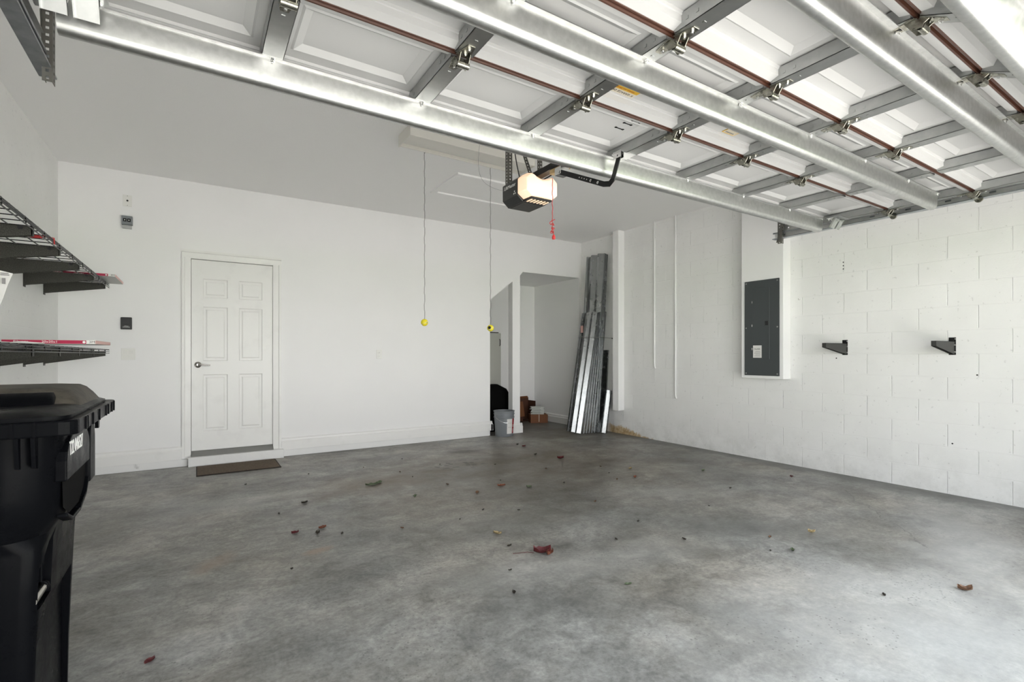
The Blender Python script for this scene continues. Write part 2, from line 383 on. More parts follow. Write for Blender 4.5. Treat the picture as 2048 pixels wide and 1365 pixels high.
        if bevel:
            b = o.modifiers.new('bevel', 'BEVEL'); b.width = bevel; b.segments = seg; b.limit_method = 'ANGLE'; b.angle_limit = math.radians(40)
            b.harden_normals = False
        return o
def tag(o, label=None, cat=None, group=None, kind=None):
    if label: o['label'] = label
    if cat: o['category'] = cat
    if group: o['group'] = group
    if kind: o['kind'] = kind
    return o
def thing(name, label, cat, loc, group=None):
    o = bpy.data.objects.new(name, None); o.empty_display_size = 0.05; C.objects.link(o); o.location = loc
    return tag(o, label, cat, group)
def split(o):
    """one object per loose piece"""
    me = o.data; n = len(me.vertices); par = list(range(n))
    def fd(a):
        while par[a] != a: par[a] = par[par[a]]; a = par[a]
        return a
    for e in me.edges: par[fd(e.vertices[0])] = fd(e.vertices[1])
    isl = {}
    for i in range(n): isl.setdefault(fd(i), []).append(i)
    if len(isl) < 2: return [o]
    out = []
    for vs in isl.values():
        mp = {v: k for k, v in enumerate(vs)}
        m2 = bpy.data.meshes.new(me.name); m2.from_pydata([me.vertices[v].co[:] for v in vs], [], [tuple(mp[q] for q in f.vertices) for f in me.polygons if f.vertices[0] in mp])
        for mt in me.materials: m2.materials.append(mt)
        c = bpy.data.objects.new(o.name.split('.')[0], m2); C.objects.link(c); c.parent = o.parent; out.append(c)
    bpy.data.objects.remove(o)
    return out
def struct(name, mb, m_, label=None, **kw):
    o = mb.build(name, m_, **kw); o['kind'] = 'structure'
    if label: o['label'] = label
    return o
def copy_tree(o, parent=None):
    c = o.copy(); C.objects.link(c); c.parent = parent
    for ch in list(o.children): copy_tree(ch, c)
    return c
def text(name, body, size, Tm, m_, parent, ext=0.0004, sx_=1.0, align='CENTER', space=1.0):
    """lettering as a mesh; Tm is the world matrix of the writing plane"""
    cu = bpy.data.curves.new(name, 'FONT'); cu.body = body; cu.size = size; cu.extrude = ext; cu.align_x = align; cu.align_y = 'CENTER'
    cu.space_character = space; cu.resolution_u = 3
    to = bpy.data.objects.new(name+'_tmp', cu); C.objects.link(to)
    bpy.context.view_layer.update()
    me = bpy.data.meshes.new_from_object(to.evaluated_get(bpy.context.evaluated_depsgraph_get()))
    bpy.data.objects.remove(to); bpy.data.curves.remove(cu)
    L = V((0, 0, 0)); q = parent
    while q is not None: L += q.location; q = q.parent
    me.transform(Matrix.Translation(-L) @ Tm @ Matrix.Diagonal((sx_, 1, 1, 1)))
    me.materials.clear(); me.materials.append(M[m_]); me.name = name
    o = bpy.data.objects.new(name, me); C.objects.link(o); o.parent = parent
    return o
def frame(loc, x, y):
    x = V(x).normalized(); y = V(y).normalized(); z = x.cross(y)
    m_ = Matrix((x, y, z)).transposed().to_4x4(); m_.translation = V(loc); return m_
def rrect(x0, x1, y0, y1, r, z, n=5):
    out = []
    for cx_, cy_, a0 in ((x1-r, y1-r, 0), (x0+r, y1-r, 90), (x0+r, y0+r, 180), (x1-r, y0+r, 270)):
        for k in range(n+1):
            a = math.radians(a0+90*k/n); out.append(V((cx_+r*math.cos(a), cy_+r*math.sin(a), z)))
    return out

# ------------------------------------------------------------------ room shell
XL, XR, YB, ZC = -1.135, 5.48, 6.42, 3.09
YF = -0.15
struct('floor', MB().box(XL-0.2, XR+0.2, YF-0.15, 8.0, -0.15, 0), 'concrete')
struct('ceiling', MB().box(XL-0.2, XR+0.2, YF-0.15, YB+0.12, ZC, ZC+0.15), 'ceiling_paint')
struct('wall_left', MB().box(XL-0.2, XL, YF-0.15, YB+0.12, 0, ZC), 'block_wall_smooth')
struct('wall_right', MB().box(XR, XR+0.2, YF-0.15, 8.0, 0, ZC), 'block_wall')
b = MB()
b.box(XL, -0.075, YB, YB+0.12, 0, ZC).box(-0.075, 0.785, YB, YB+0.12, 2.275, ZC).box(0.785, 3.70, YB, YB+0.12, 0, ZC)
b.box(-0.075, 0.785, YB, YB+0.12, 0, 0.09)
b.prism([(3.70, 2.03), (4.10, 2.335), (4.10, ZC), (3.70, ZC)], 'Y', YB, YB+0.12)
b.box(4.10, 4.237, YB, YB+0.12, 0, ZC)
b.prism([(4.237, 2.44), (4.29, 2.50), (5.425, 2.50), (5.425, ZC), (4.237, ZC)], 'Y', YB, YB+0.12)
b.box(5.425, XR, YB, YB+0.12, 0, ZC)
struct('wall_back', b, 'wall_paint')
b = MB(); b.box(XL-0.2, -0.44, YF-0.15, YF, 0, ZC).box(4.46, XR+0.2, YF-0.15, YF, 0, ZC).box(-0.44, 4.46, YF-0.15, YF, 2.2, ZC)
struct('wall_front', b, 'wall_paint')
# light seal behind the entry door; closet under the stairs behind the back wall
struct('wall_light_seal', MB().box(-0.3, 1.0, YB+0.12, YB+0.2, 0, 2.6), 'wall_paint')  # unseen block added behind the entry door to stop sky light leaking in
struct('wall_alcove_back', MB().box(3.2, XR, 7.72, 7.84, 0, 2.6), 'wall_paint')
struct('wall_alcove_left', MB().box(3.08, 3.2, YB+0.12, 7.84, 0, 2.6), 'wall_paint')
struct('wall_alcove_right', MB().box(5.425, XR, YB+0.12, 7.72, 0, 2.6), 'wall_paint')
struct('ceiling_alcove', MB().box(3.08, XR, YB+0.12, 7.84, 2.50, 2.6), 'wall_paint')
def base_prof(d):   # baseboard section, d = +/-1 sets which way it stands out
    return [(0, 0.078), (0.034, 0.078), (0.034, 0.175), (0.022, 0.187), (0.020, 0.205), (0.008, 0.218), (0, 0.218)]
b = MB()
for x0, x1 in ((XL, -0.135), (0.845, 3.70)):
    b.prism([(YB-y, z) for y, z in base_prof(1)], 'X', x0, x1 + (0.03 if x1 > 3 else 0))
b.prism([(3.70+x, z) for x, z in base_prof(1)], 'Y', YB-0.034, YB+0.12)
struct('baseboard_back', b, 'trim_paint', 'white moulded baseboard along the back wall', bevel=0.002)
b = MB()
prof2 = [(0, 0.0), (0.034, 0.0), (0.034, 0.10), (0.022, 0.115), (0.020, 0.135), (0.008, 0.15), (0, 0.15)]
b.prism([(YB-y, z) for y, z in prof2], 'X', 4.07, 4.27).prism([(4.10-x, z) for x, z in prof2], 'Y', YB-0.03, YB+0.12).prism([(4.237+x, z) for x, z in prof2], 'Y', YB-0.03, YB+0.15)
struct('baseboard_post', b, 'trim_paint', 'white base moulding wrapped round the narrow post', bevel=0.002)
b = MB(); b.prism([(5.425-x, z) for x, z in prof2], 'Y', YB+0.12, 7.72).prism([(7.72-y, z) for y, z in prof2], 'X', 3.2, 5.40)
struct('baseboard_alcove', b, 'trim_paint', 'baseboard inside the closet')
b = MB(); b.box(XL, -0.085, YB-0.025, YB, 0, 0.078).box(0.87, 3.672, YB-0.025, YB, 0, 0.078)
struct('trim_1', b, 'kerb_paint', 'white painted concrete kerb below the back baseboard', bevel=0.004)
b = MB(); b.box(-0.078, 0.862, 6.31, YB+0.02, 0, 0.10)
struct('trim_2', b, 'kerb_paint', 'white painted concrete step under the entry door', bevel=0.006)
b = MB(); b.prism([(6.355, 0.10), (6.50, 0.10), (6.50, 0.15), (6.44, 0.15)], 'X', -0.05, 0.757)
struct('trim_3', b, 'threshold_metal', 'worn grey metal threshold below the entry door')
# casing
b = MB()
cas = [(0, -0.002), (0, 0.024), (0.022, 0.024), (0.030, 0.015), (0.062, 0.012), (0.083, 0.009), (0.083, -0.002)]   # (across, out)
b.prism([(-0.135+x, YB-y) for x, y in cas], 'Z', 0.10, 2.262)
b.prism([(0.845-x*1.06, YB-y) for x, y in cas], 'Z', 0.10, 2.262)
b.prism([(YB-y, 2.345-x) for x, y in cas], 'X', -0.135, 0.845)
b.box(-0.075, -0.053, YB, YB+0.12, 0.1, 2.275).box(0.765, 0.787, YB, YB+0.12, 0.1, 2.275).box(-0.075, 0.787, YB+0.001, YB+0.12, 2.255, 2.277)
struct('trim_4', b, 'trim_paint', 'white door casing')
# six-panel door leaf
dr = thing('door_1', None, None, (-0.05, 6.45, 0.15)); dr['kind'] = 'structure'; dr['label'] = 'white six-panel entry door with a lever handle'
X0, X1, Z0, Z1, YD = -0.048, 0.757, 0.152, 2.25, 6.437
cols = [(0.115, 0.335), (0.470, 0.690)]; rows = [(0.26, 0.86), (1.02, 1.60), (1.70, 1.925)]
rows = [(0.235, 0.80), (0.975, 1.545), (1.66, 1.845)]
b = MB(); bm_v = []
xs = [0, 0.105, 0.345, 0.455, 0.695, X1-X0]; zs = [0, 0.205, 0.835, 0.985, 1.585, 1.685, 1.895, Z1-Z0]
for i in range(5):
    for j in range(7):
        xa, xb, za, zb = X0+xs[i], X0+xs[i+1], Z0+zs[j], Z0+zs[j+1]
        if i in (1, 3) and j in (1, 3, 5):
            rings = []
            for ins, dep in ((0, 0), (0.010, 0.009), (0.028, 0.009), (0.042, 0.002)):
                rings.append([V((xa+ins, YD+dep, za+ins)), V((xb-ins, YD+dep, za+ins)), V((xb-ins, YD+dep, zb-ins)), V((xa+ins, YD+dep, zb-ins))])
            vs = [q for r_ in rings for q in r_]; fs = []
            for r_ in range(3):
                for k in range(4): fs.append((r_*4+k, r_*4+(k+1) % 4, r_*4+4+(k+1) % 4, r_*4+4+k))
            fs.append((12, 13, 14, 15)); b.add(vs, fs)
        else:
            b.add([(xa, YD, za), (xb, YD, za), (xb, YD, zb), (xa, YD, zb)], [(0, 1, 2, 3)])
b.box(X0, X1, YD+0.012, YD+0.045, Z0, Z1)
b.add([(X0, YD, Z0), (X1, YD, Z0), (X1, YD+0.02, Z0), (X0, YD+0.02, Z0), (X0, YD, Z1), (X1, YD, Z1), (X1, YD+0.02, Z1), (X0, YD+0.02, Z1)], [(0, 1, 2, 3), (4, 5, 6, 7), (0, 3, 7, 4), (1, 2, 6, 5)])
b.build('leaf', 'trim_paint', dr)
b = MB(); hx, hz = 0.012, 1.095
b.lathe([(0.0, 0), (0.033, 0), (0.033, 0.006), (0.026, 0.012), (0.013, 0.016), (0.012, 0.05), (0.0, 0.05)], (hx, YD, hz), 24, (0, -1, 0), False)
b.tube([(hx, YD-0.045, hz), (hx+0.03, YD-0.052, hz), (hx+0.07, YD-0.05, hz-0.003), (hx+0.115, YD-0.045, hz-0.004)], 0.009, 10, True, [0.012, 0.011, 0.009, 0.007])
b.build('door_handle', 'nickel', dr, smooth=40)
# chases
b = MB().box(5.36, XR, 5.43, 5.55, 0.362, ZC)
struct('trim_5', b, 'wall_paint', 'narrow white boxed pipe chase on the block wall', bevel=0.003)
b = MB().box(5.334, XR, 2.93, 3.415, 0.94, ZC)
struct('trim_6', b, 'wall_paint', 'white boxed chase behind the breaker panel', bevel=0.004)
# ceiling attic hatch
at = thing('attic_hatch', 'white attic access hatch panel framed in the ceiling behind the opener', 'hatch', (2.9, 4.95, ZC))
b = MB()
for x0, x1, y0, y1 in ((2.27, 3.55, 4.60, 4.66), (2.27, 3.55, 5.26, 5.32), (2.27, 2.33, 4.66, 5.26), (3.49, 3.55, 4.66, 5.26)):
    b.box(x0, x1, y0, y1, ZC-0.022, ZC)
b.build('hatch_frame', 'ceiling_paint', at, bevel=0.006)
MB().box(2.34, 3.48, 4.67, 5.25, ZC-0.008, ZC).build('hatch_panel', 'ceiling_paint', at)
# conduits on the block wall
def conduit(y, z0, label):
    b = MB(); x = XR-0.013
    b.tube([(x, y, ZC), (x, y, z0+0.04), (x+0.004, y-0.004, z0+0.015), (XR, y-0.006, z0)], 0.0115, 10)
    o = b.build('conduit', 'block_wall_smooth', smooth=50)
    return tag(o, label, 'conduit', 'thin painted conduits on the block wall')
conduit(4.828, 1.015, 'thin white conduit on block wall, the shorter one nearer the boxed column')
conduit(4.464, 0.616, 'thin white conduit on block wall, the longer one reaching lower down')

# outdoors, in front of the opening
struct('ground_driveway', MB().box(-5, 10, -22, YF-0.15, -0.12, -0.03), 'driveway')
struct('ground_lawn', MB().box(-40, 45, -45, YF-0.15, -0.2, -0.06), 'lawn')

# ------------------------------------------------------------------ garage door, open overhead
GD = thing('garage_door', 'open white sectional garage door overhead with galvanised stiles, struts and brown section edges', 'garage door', (2.01, 0.645, 2.355))
DX0, DX1 = -0.43, 4.45
ST = [-0.39, 0.235, 0.82, 1.405, 1.99, 2.575, 3.16, 3.745, 4.41]
SK = 2.352     # height of the inner skin
TILT = math.radians(26)
def T_flat(y0):
    return lambda q: V((q.x, y0+q.y, SK-q.z))
JY = 0.645
cT, sT = math.cos(TILT), math.sin(TILT)
def T_tilt(q):    # q.y runs down the lowest section, q.z stands out on the room side
    zz = q.z-0.045
    return V((q.x, JY-cT*q.y+sT*zz, SK-0.045-sT*q.y-cT*zz))
SECS = [(T_flat(1.63), 0.49, 2), (T_flat(1.14), 0.49, 1), (T_flat(0.645), 0.495, 0), (T_tilt, 0.49, 3)]
hn = 0.046
def section(T, L, idx):
    b = MB()
    # skin with the embossed panels
    XB = [DX0]+[x for x in ST[1:-1]]+[DX1]
    def q4(xa, xb, sa, sb, n=0): b.add([T(V((xa, sa, n))), T(V((xb, sa, n))), T(V((xb, sb, n))), T(V((xa, sb, n)))], [(0, 1, 2, 3)])
    s0, s1 = 0.105, L-0.105
    q4(DX0, DX1, 0, s0); q4(DX0, DX1, s1, L)
    for i in range(8):
        xa, xb = XB[i], XB[i+1]; pa, pb = xa+0.062, xb-0.062
        if i == 0: pa += 0.04
        if i == 7: pb -= 0.04
        q4(xa, pa, s0, s1); q4(pb, xb, s0, s1)
        rings = []
        for ins, dep in ((0, 0), (0.008, 0.004), (0.036, -0.012), (0.040, -0.012)):
            rings.append([T(V((pa+ins, s0+ins, dep))), T(V((pb-ins, s0+ins, dep))), T(V((pb-ins, s1-ins, dep))), T(V((pa+ins, s1-ins, dep)))])
        vs = [q for r_ in rings for q in r_]; fs = []
        for r_ in range(3):
            for k in range(4): fs.append((r_*4+k, r_*4+(k+1) % 4, r_*4+4+(k+1) % 4, r_*4+4+k))
        fs.append((12, 13, 14, 15)); b.add(vs, fs)
    b.box(DX0, DX1, 0.001, L-0.001, -0.03, -0.014, T)      # outer skin
    # rolled rails along both long edges
    b.strip([(0.052, 0.0), (0.050, 0.010), (0.046, 0.012), (0.046, 0.036), (0.014, hn), (0.013, 0.0)], 0.0012, 'X', DX0, DX1, T)
    b.strip([(L-0.052, 0.0), (L-0.050, 0.010), (L-0.046, 0.012), (L-0.046, 0.036), (L-0.014, hn), (L-0.013, 0.0)], 0.0012, 'X', DX0, DX1, T)
    sec = b.build('door_section', 'door_white', GD)
    # the brown outer colour shows on the folded edges
    for a, s in ((0.0025, 1), (L-0.0025, -1)):
        b = MB()
        b.prism([(a, -0.02), (a, 0.040), (a+s*0.004, hn+0.003), (a+s*0.010, hn+0.003), (a+s*0.0145, hn-0.002), (a+s*0.0145, hn-0.006), (a+s*0.005, 0.03), (a+s*0.005, -0.02)], 'X', DX0, DX1, T)
        b.build('brown_edge', 'door_brown', sec)
    for k, x in enumerate(ST):
        b = MB(); hw = 0.036
        n1 = 0.058
        b.strip([(x-hw-0.0, 0.0), (x-hw, n1), (x+hw, n1), (x+hw, 0.0)], -0.0015, 'Y', 0.018, L-0.03, T) if False else None
        # channel: two side walls and a face, notched back at one joint
        pr = [(0.016, 0.006), (0.016, n1), (L-0.016, n1), (L-0.016, 0.030), (L-0.030, 0.006)]
        b.prism(pr, 'X', x-hw, x-hw+0.002, T).prism(pr, 'X', x+hw-0.002, x+hw, T)
        b.box(x-hw, x+hw, 0.016, L-0.016, n1-0.002, n1, T)
        for s in (0.07, 0.11, L-0.07, L-0.11):
            b.box(x-hw-0.0015, x-hw, s-0.005, s+0.005, 0.028, 0.038, T)
            b.box(x-0.006, x+0.006, s-0.004, s+0.004, n1, n1+0.002, T)
        b.build('stile', 'galvanised_stile', sec)
    return sec
secs = []
for T, L, i in SECS: secs.append(section(T, L, i))
# struts: an inverted hat of galvanised sheet bolted over the stiles
def strut(sec, T, s_near, dirn):
    n0 = 0.058; h = 0.095; wd = 0.062; f = 0.020
    pr = [(-f, n0+0.004), (-f, n0), (0.0, n0), (0.004, n0+h-0.022), (0.010, n0+h-0.008), (0.022, n0+h), (wd-0.022, n0+h), (wd-0.010, n0+h-0.008), (wd-0.004, n0+h-0.022), (wd, n0), (wd+f, n0), (wd+f, n0+0.004)]
    b = MB(); b.strip([(s_near+dirn*a, n) for a, n in pr], 0.0016*dirn, 'X', -0.362, 4.255, T)
    st = b.build('strut', 'galvanised', sec, smooth=50)
    b = MB()
    for x in ST[1:-1]+[-0.335, 4.225]:
        for a in (-0.010, wd+0.010):
            c = T(V((x, s_near+dirn*a, n0))); ax = (T(V((0, 0, 1)))-T(V((0, 0, 0)))).normalized()
            b.lathe([(0.010, 0), (0.010, 0.003), (0.006, 0.003), (0.006, 0.010), (0.0035, 0.010), (0.0035, 0.017)], c, 6, ax)
    split(b.build('strut_bolt', 'bolt_steel', sec))
    return st
strut(secs[0], SECS[0][0], 2.018-1.63, 1)
strut(secs[1], SECS[1][0], 1.285-1.14, 1)
strut(secs[2], SECS[2][0], 0.715-0.645, 1)
strut(secs[3], SECS[3][0], 0.22, 1)
# hinges
def hinge(x, yj, tilt=0.0):
    def Tf(q):      # upper leaf, on the section towards the back wall
        return V((x+q.x, yj+q.y, SK-0.058-q.z))
    def Tt(q):
        if not tilt: return Tf(q)
        y = -q.y; zz = q.z
        return V((x+q.x, yj-math.cos(tilt)*y+math.sin(tilt)*zz, SK-0.058-math.sin(tilt)*y-math.cos(tilt)*zz))
    b = MB()
    b.prism([(-0.030, 0.008), (0.030, 0.008), (0.013, 0.085), (-0.013, 0.085)], 'Z', 0.0, 0.003, Tf)
    b.strip([(-0.022, 0.038), (-0.019, 0.040), (-0.010, 0.004), (0.010, 0.004), (0.019, 0.040)], 0.002, 'Y', 0.004, 0.03, lambda q: Tf(V((q.x, q.y, q.z)))) if False else None
    b.prism([(0.004, 0.0), (0.040, 0.0), (0.018, 0.036), (-0.012, 0.040), (-0.016, 0.030)], 'X', -0.024, -0.0215, Tf)
    b.prism([(0.004, 0.0), (0.040, 0.0), (0.018, 0.036), (-0.012, 0.040), (-0.016, 0.030)], 'X', 0.0215, 0.024, Tf)
    b.prism([(-0.030, -0.008), (0.030, -0.008), (0.014, -0.080), (-0.014, -0.080)], 'Z', 0.0, 0.003, Tt)
    b.prism([(-0.004, 0.0), (-0.036, 0.0), (-0.014, 0.034), (0.002, 0.036)], 'X', -0.0205, -0.018, Tt)
    b.prism([(-0.004, 0.0), (-0.036, 0.0), (-0.014, 0.034), (0.002, 0.036)], 'X', 0.018, 0.0205, Tt)
    h_ = b.build('hinge', 'zinc_hardware', GD, bevel=0.0008, seg=1)
    b = MB(); c0 = Tf(V((-0.0235, -0.006, 0.032))); c1 = Tf(V((0.0235, -0.006, 0.032)))
    b.tube([c0, c1], 0.0125, 14, False); b.tube([c0, c1], 0.009, 14, False)
    b.build('hinge_barrel', 'zinc_hardware', h_, smooth=40)
    b = MB()
    for T_, ys in ((Tf, (0.030, 0.062)), (Tt, (-0.030, -0.062))):
        for yy in ys:
            ax = (T_(V((0, 0, 1)))-T_(V((0, 0, 0)))).normalized()
            b.lathe([(0.0075, 0), (0.0075, 0.006), (0.0045, 0.006), (0.0045, 0.010)], T_(V((0.0, yy, 0.003))), 6, ax)
    split(b.build('hinge_bolt', 'bolt_steel', h_))
    return h_
for yj, tl in ((1.63, 0), (1.14, 0), (0.645, TILT)):
    for x in ST[1:7]: hinge(x, yj, tl)
# end hinges with rollers
def end_hinge(sd, yj, tilt=0.0):
    x = ST[0]+0.005 if sd < 0 else ST[-1]-0.005
    h_ = hinge(x, yj, tilt)
    b = MB(); zc = SK-0.058-0.030; yr = yj-0.006
    b.tube([(x, yr, zc), (x+sd*0.085, yr, zc)], 0.0055, 8)
    b.lathe([(0.0, 0), (0.022, 0), (0.024, 0.003), (0.024, 0.010), (0.022, 0.013), (0.0, 0.013)], (x+sd*0.078, yr, zc), 16, (sd, 0, 0), False)
    b.build('roller', 'zinc_hardware', h_, smooth=40)
for sd in (-1, 1):
    for yj, tl in ((1.63, 0), (1.14, 0), (0.645, TILT)): end_hinge(sd, yj, tl)
    # top roller fixture: a pair of folded sheet plates
    xc = -0.30 if sd < 0 else 4.30
    b = MB()
    for k in (0, 1):
        x0 = xc+sd*(0.055-0.075*k)-0.032; x1 = x0+0.062
        def Tp(q, x0=x0): return V((x0+q.x, 1.93+q.y*0.5-q.z*0.86, 2.295-q.y*0.86-q.z*0.5))
        b.box(0, 0.062, -0.01, 0.085, 0, 0.002, Tp).box(0, 0.002, -0.01, 0.085, 0, 0.016, Tp).box(0.060, 0.062, -0.01, 0.085, 0, 0.016, Tp)
    b.box(xc-0.07, xc+0.07, 1.88, 1.98, 2.288, 2.293)
    f_ = b.build('top_fixture', 'galvanised_stile', GD)
    b = MB()
    for dx in (-0.05, 0.0, 0.05):
        b.lathe([(0.009, 0), (0.009, 0.008), (0.005, 0.008), (0.005, 0.016)], (xc+dx, 1.97, 2.288), 6, (0, 0, -1))
    b.tube([(xc, 1.93, 2.27), (xc+sd*0.17, 1.93, 2.30)], 0.0055, 8)
    split(b.build('fixture_bolt', 'bolt_steel', f_))
# bracket for the opener arm
b = MB()
b.box(1.908, 1.911, 1.915, 1.975, 2.262, 2.30).box(1.929, 1.932, 1.915, 1.975, 2.262, 2.30).box(1.908, 2.02, 1.915, 1.985, 2.2905, 2.294)
b.build('arm_bracket', 'bolt_steel', GD, bevel=0.001, seg=1)
# stickers and punched slots on the sections
b = MB(); b.box(1.446, 1.636, 1.524, 1.546, SK-0.0062, SK-0.0042); s_ = b.build('warning_sticker', 'sticker_yellow', GD)
b = MB(); b.box(1.446, 1.636, 1.546, 1.575, SK-0.0061, SK-0.0042); b.build('sticker_lower_half', 'sticker_cream', s_)
text('sticker_lettering', 'K GARAGE DOORS', 0.019, frame((1.545, 1.560, SK-0.0064), (-1, 0, 0), (0, 1, 0)), 'black_ink', s_, 0.0003)
text('sticker_small_lettering', 'WARNING  HIGH SPRING TENSION', 0.009, frame((1.541, 1.535, SK-0.0065), (-1, 0, 0), (0, 1, 0)), 'label_red', s_, 0.0002)
b = MB(); b.box(2.275, 2.37, 1.524, 1.566, SK-0.0022, SK-0.0002); s_ = b.build('warning_sticker', 'sticker_yellow', GD); s_['label'] = 'small cream and yellow warning sticker'
b = MB(); b.box(2.280, 2.365, 1.529, 1.561, SK-0.0024, SK-0.0021); b.build('sticker_face', 'sticker_cream', s_)
text('sticker_lettering', 'WARNING', 0.014, frame((2.322, 1.552, SK-0.0026), (-1, 0, 0), (0, 1, 0)), 'black_ink', s_, 0.0002)
for y in (1.728, 1.786, 1.844):
    zt = SK-0.0012 if y < 1.74 else SK+0.0105
    b = MB(); b.box(1.797, 1.857, y-0.0035, y+0.0035, zt, zt+0.001).box(1.797, 1.809, y-0.006, y+0.006, zt, zt+0.0012).box(1.845, 1.857, y-0.006, y+0.006, zt, zt+0.0012)
    b.build('punched_slot', 'hole_dark', GD)

# ------------------------------------------------------------------ door tracks
def perforated(b, p0, p1, w_, side, th=0.002, pitch=0.030):
    """a flat strip with a row of real holes from p0 to p1; side = unit vector across it"""
    p0, p1, side = V(p0), V(p1), V(side).normalized(); d = (p1-p0); L = d.length; d.normalize(); nn = d.cross(side).normalized()
    def bar(u0, u1, v0, v1):
        vs = [p0+d*u+side*v+nn*t_ for t_ in (0, th) for v in (v0, v1) for u in (u0, u1)]
        b.add(vs, [(0, 2, 3, 1), (4, 5, 7, 6), (0, 1, 5, 4), (2, 6, 7, 3), (0, 4, 6, 2), (1, 3, 7, 5)])
    k = max(1, int(L/pitch)); hr = min(0.0052, w_*0.2)
    bar(0, L, 0, w_/2-hr); bar(0, L, w_/2+hr, w_)
    pos = 0.0
    for i in range(k):
        c = (i+0.5)*L/k; bar(pos, c-hr, w_/2-hr, w_/2+hr); pos = c+hr
    bar(pos, L, w_/2-hr, w_/2+hr)
def track(sd):
    xi = DX0-0.025 if sd < 0 else DX1+0.025           # opening side lips
    xo = xi+sd*0.052
    tr = thing('door_track', 'curved galvanised door track hanging by the left wall' if sd < 0 else 'curved galvanised door track hanging along the block wall', 'door track', (xo, 1.2, 2.3))
    R_ = 0.36; zt = 2.265; path = [(2.56, zt), (0.62, zt)]
    for k in range(1, 11):
        a = PI/2*k/10; path.append((0.62-R_*math.sin(a), zt-R_*(1-math.cos(a))))
    path.append((0.26, 0.05))
    hgt = -0.062     # profile extends up / outwards
    t_ = 0.002
    pr = [(xi, 0), (xi, hgt*0.12), (xi+sd*t_, hgt*0.12), (xi+sd*t_, -t_), (xo-sd*t_, -t_), (xo-sd*t_, hgt+t_), (xi+sd*0.014, hgt+t_), (xi+sd*0.014, hgt*0.80), (xi+sd*0.012, hgt*0.80), (xi+sd*0.012, hgt), (xo, hgt), (xo, 0)]
    b = MB(); b.sweep(path, pr); b.build('rail', 'track_steel', tr)
    b = MB(); xw = xo-sd*0.004; xs0, xs1 = min(xw, xw-sd*0.0015), max(xw, xw-sd*0.0015)
    b.box(xs0, xs1, 0.62, 2.56, zt+0.004, zt+0.030).box(xs0, xs1, 0.62, 2.56, zt+0.042, zt+0.058)
    yy = 0.62
    while yy < 2.54:
        b.box(xs0, xs1, yy, min(2.56, yy+0.20), zt+0.030, zt+0.042); yy += 0.235
    b.build('slotted_web', 'galvanised_web_lit', tr)  # added liner plate, coloured pale as the lit inside of the rail
    # slotted reinforcing angle above the rail
    b = MB(); xa = xo-sd*0.002
    b.box(min(xa, xa-sd*0.03), max(xa, xa-sd*0.03), 0.5, 2.50, 2.388, 2.390)
    perforated(b, (xa, 0.5, 2.330), (xa, 2.50, 2.330), 0.058, (0, 0, 1), 0.002, 0.12)
    b.build('reinforcing_angle', 'galvanised', tr)
    # hangers up to the ceiling
    x = xi-sd*0.004
    for y in (2.47, 0.72):
        b = MB(); zb = 2.215 if y > 2 else 2.26
        perforated(b, (x, y, zb), (x, y, ZC), 0.036, (0, 1, 0), 0.002, 0.026)
        perforated(b, (x, y, zb), (x, y, ZC), 0.030, (sd, 0, 0), 0.002, 0.026)
        b.build('hanger', 'perforated_steel', tr)
    b = MB(); perforated(b, (x+sd*0.03, 2.50, 2.235), (x+sd*0.03, 2.30, ZC), 0.036, (0, 1, 0), 0.002, 0.026)
    b.build('hanger_brace', 'perforated_steel', tr)
track(-1); track(1)

# ------------------------------------------------------------------ opener
OX = 1.97
op = thing('garage_door_opener', 'black ceiling-hung garage door opener with a glowing warm light lens', 'garage door opener', (OX, 2.9, ZC))
def oct_ring(y, z0=2.25, z1=2.425, w0=0.092, w1=0.137, wt=0.10):
    return [V((OX-w0, y, z0)), V((OX+w0, y, z0)), V((OX+w1, y, z0+0.038)), V((OX+w1, y, z1-0.028)), V((OX+wt, y, z1)), V((OX-wt, y, z1)), V((OX-w1, y, z1-0.028)), V((OX-w1, y, z0+0.038))]
b = MB()
b.loft([oct_ring(3.015, 2.258, 2.418, 0.08, 0.125, 0.09), oct_ring(3.0), oct_ring(2.81)])
hs = b.build('housing', 'opener_black', op, bevel=0.005)
b = MB(); b.loft([[V((OX-0.091, 2.815, 2.25)), V((OX+0.091, 2.815, 2.25)), V((OX+0.091, 2.815, 2.275)), V((OX-0.091, 2.815, 2.275))], [V((OX-0.084, 2.715, 2.253)), V((OX+0.084, 2.715, 2.253)), V((OX+0.084, 2.715, 2.264)), V((OX-0.084, 2.715, 2.264))]])
b.build('lens_tray', 'opener_black', hs, bevel=0.002)
b = MB(); b.box(OX-0.080, OX+0.080, 2.83, 2.985, 2.2475, 2.2505)
b.build('belly_plate', 'opener_belly', hs)
b = MB()
for k in range(6):
    x = OX-0.068+k*0.027
    b.box(x-0.006, x+0.006, 2.735, 2.795, 2.2485, 2.2515)
split(b.build('lamp_vent', 'lamp_lens', hs))
b = MB()
def lens_ring(y, z0, z1, w1, d=0.03):
    wt = w1-0.040
    return [V((OX-w1+0.045, y, z0)), V((OX+w1-0.045, y, z0)), V((OX+w1, y, z0+0.032)), V((OX+w1, y, z1-0.034)), V((OX+wt, y, z1)), V((OX+0.045, y, z1-d*0.6)), V((OX+0.0, y, z1-d)), V((OX-0.045, y, z1-d*0.6)), V((OX-wt, y, z1)), V((OX-w1, y, z1-0.034)), V((OX-w1, y, z0+0.032))]
b.loft([lens_ring(2.808, 2.264, 2.430, 0.137), lens_ring(2.745, 2.264, 2.426, 0.136), lens_ring(2.712, 2.266, 2.418, 0.126), lens_ring(2.700, 2.272, 2.406, 0.108)])
b.build('light_lens', 'lamp_lens', op, bevel=0.006, seg=3, smooth=35)
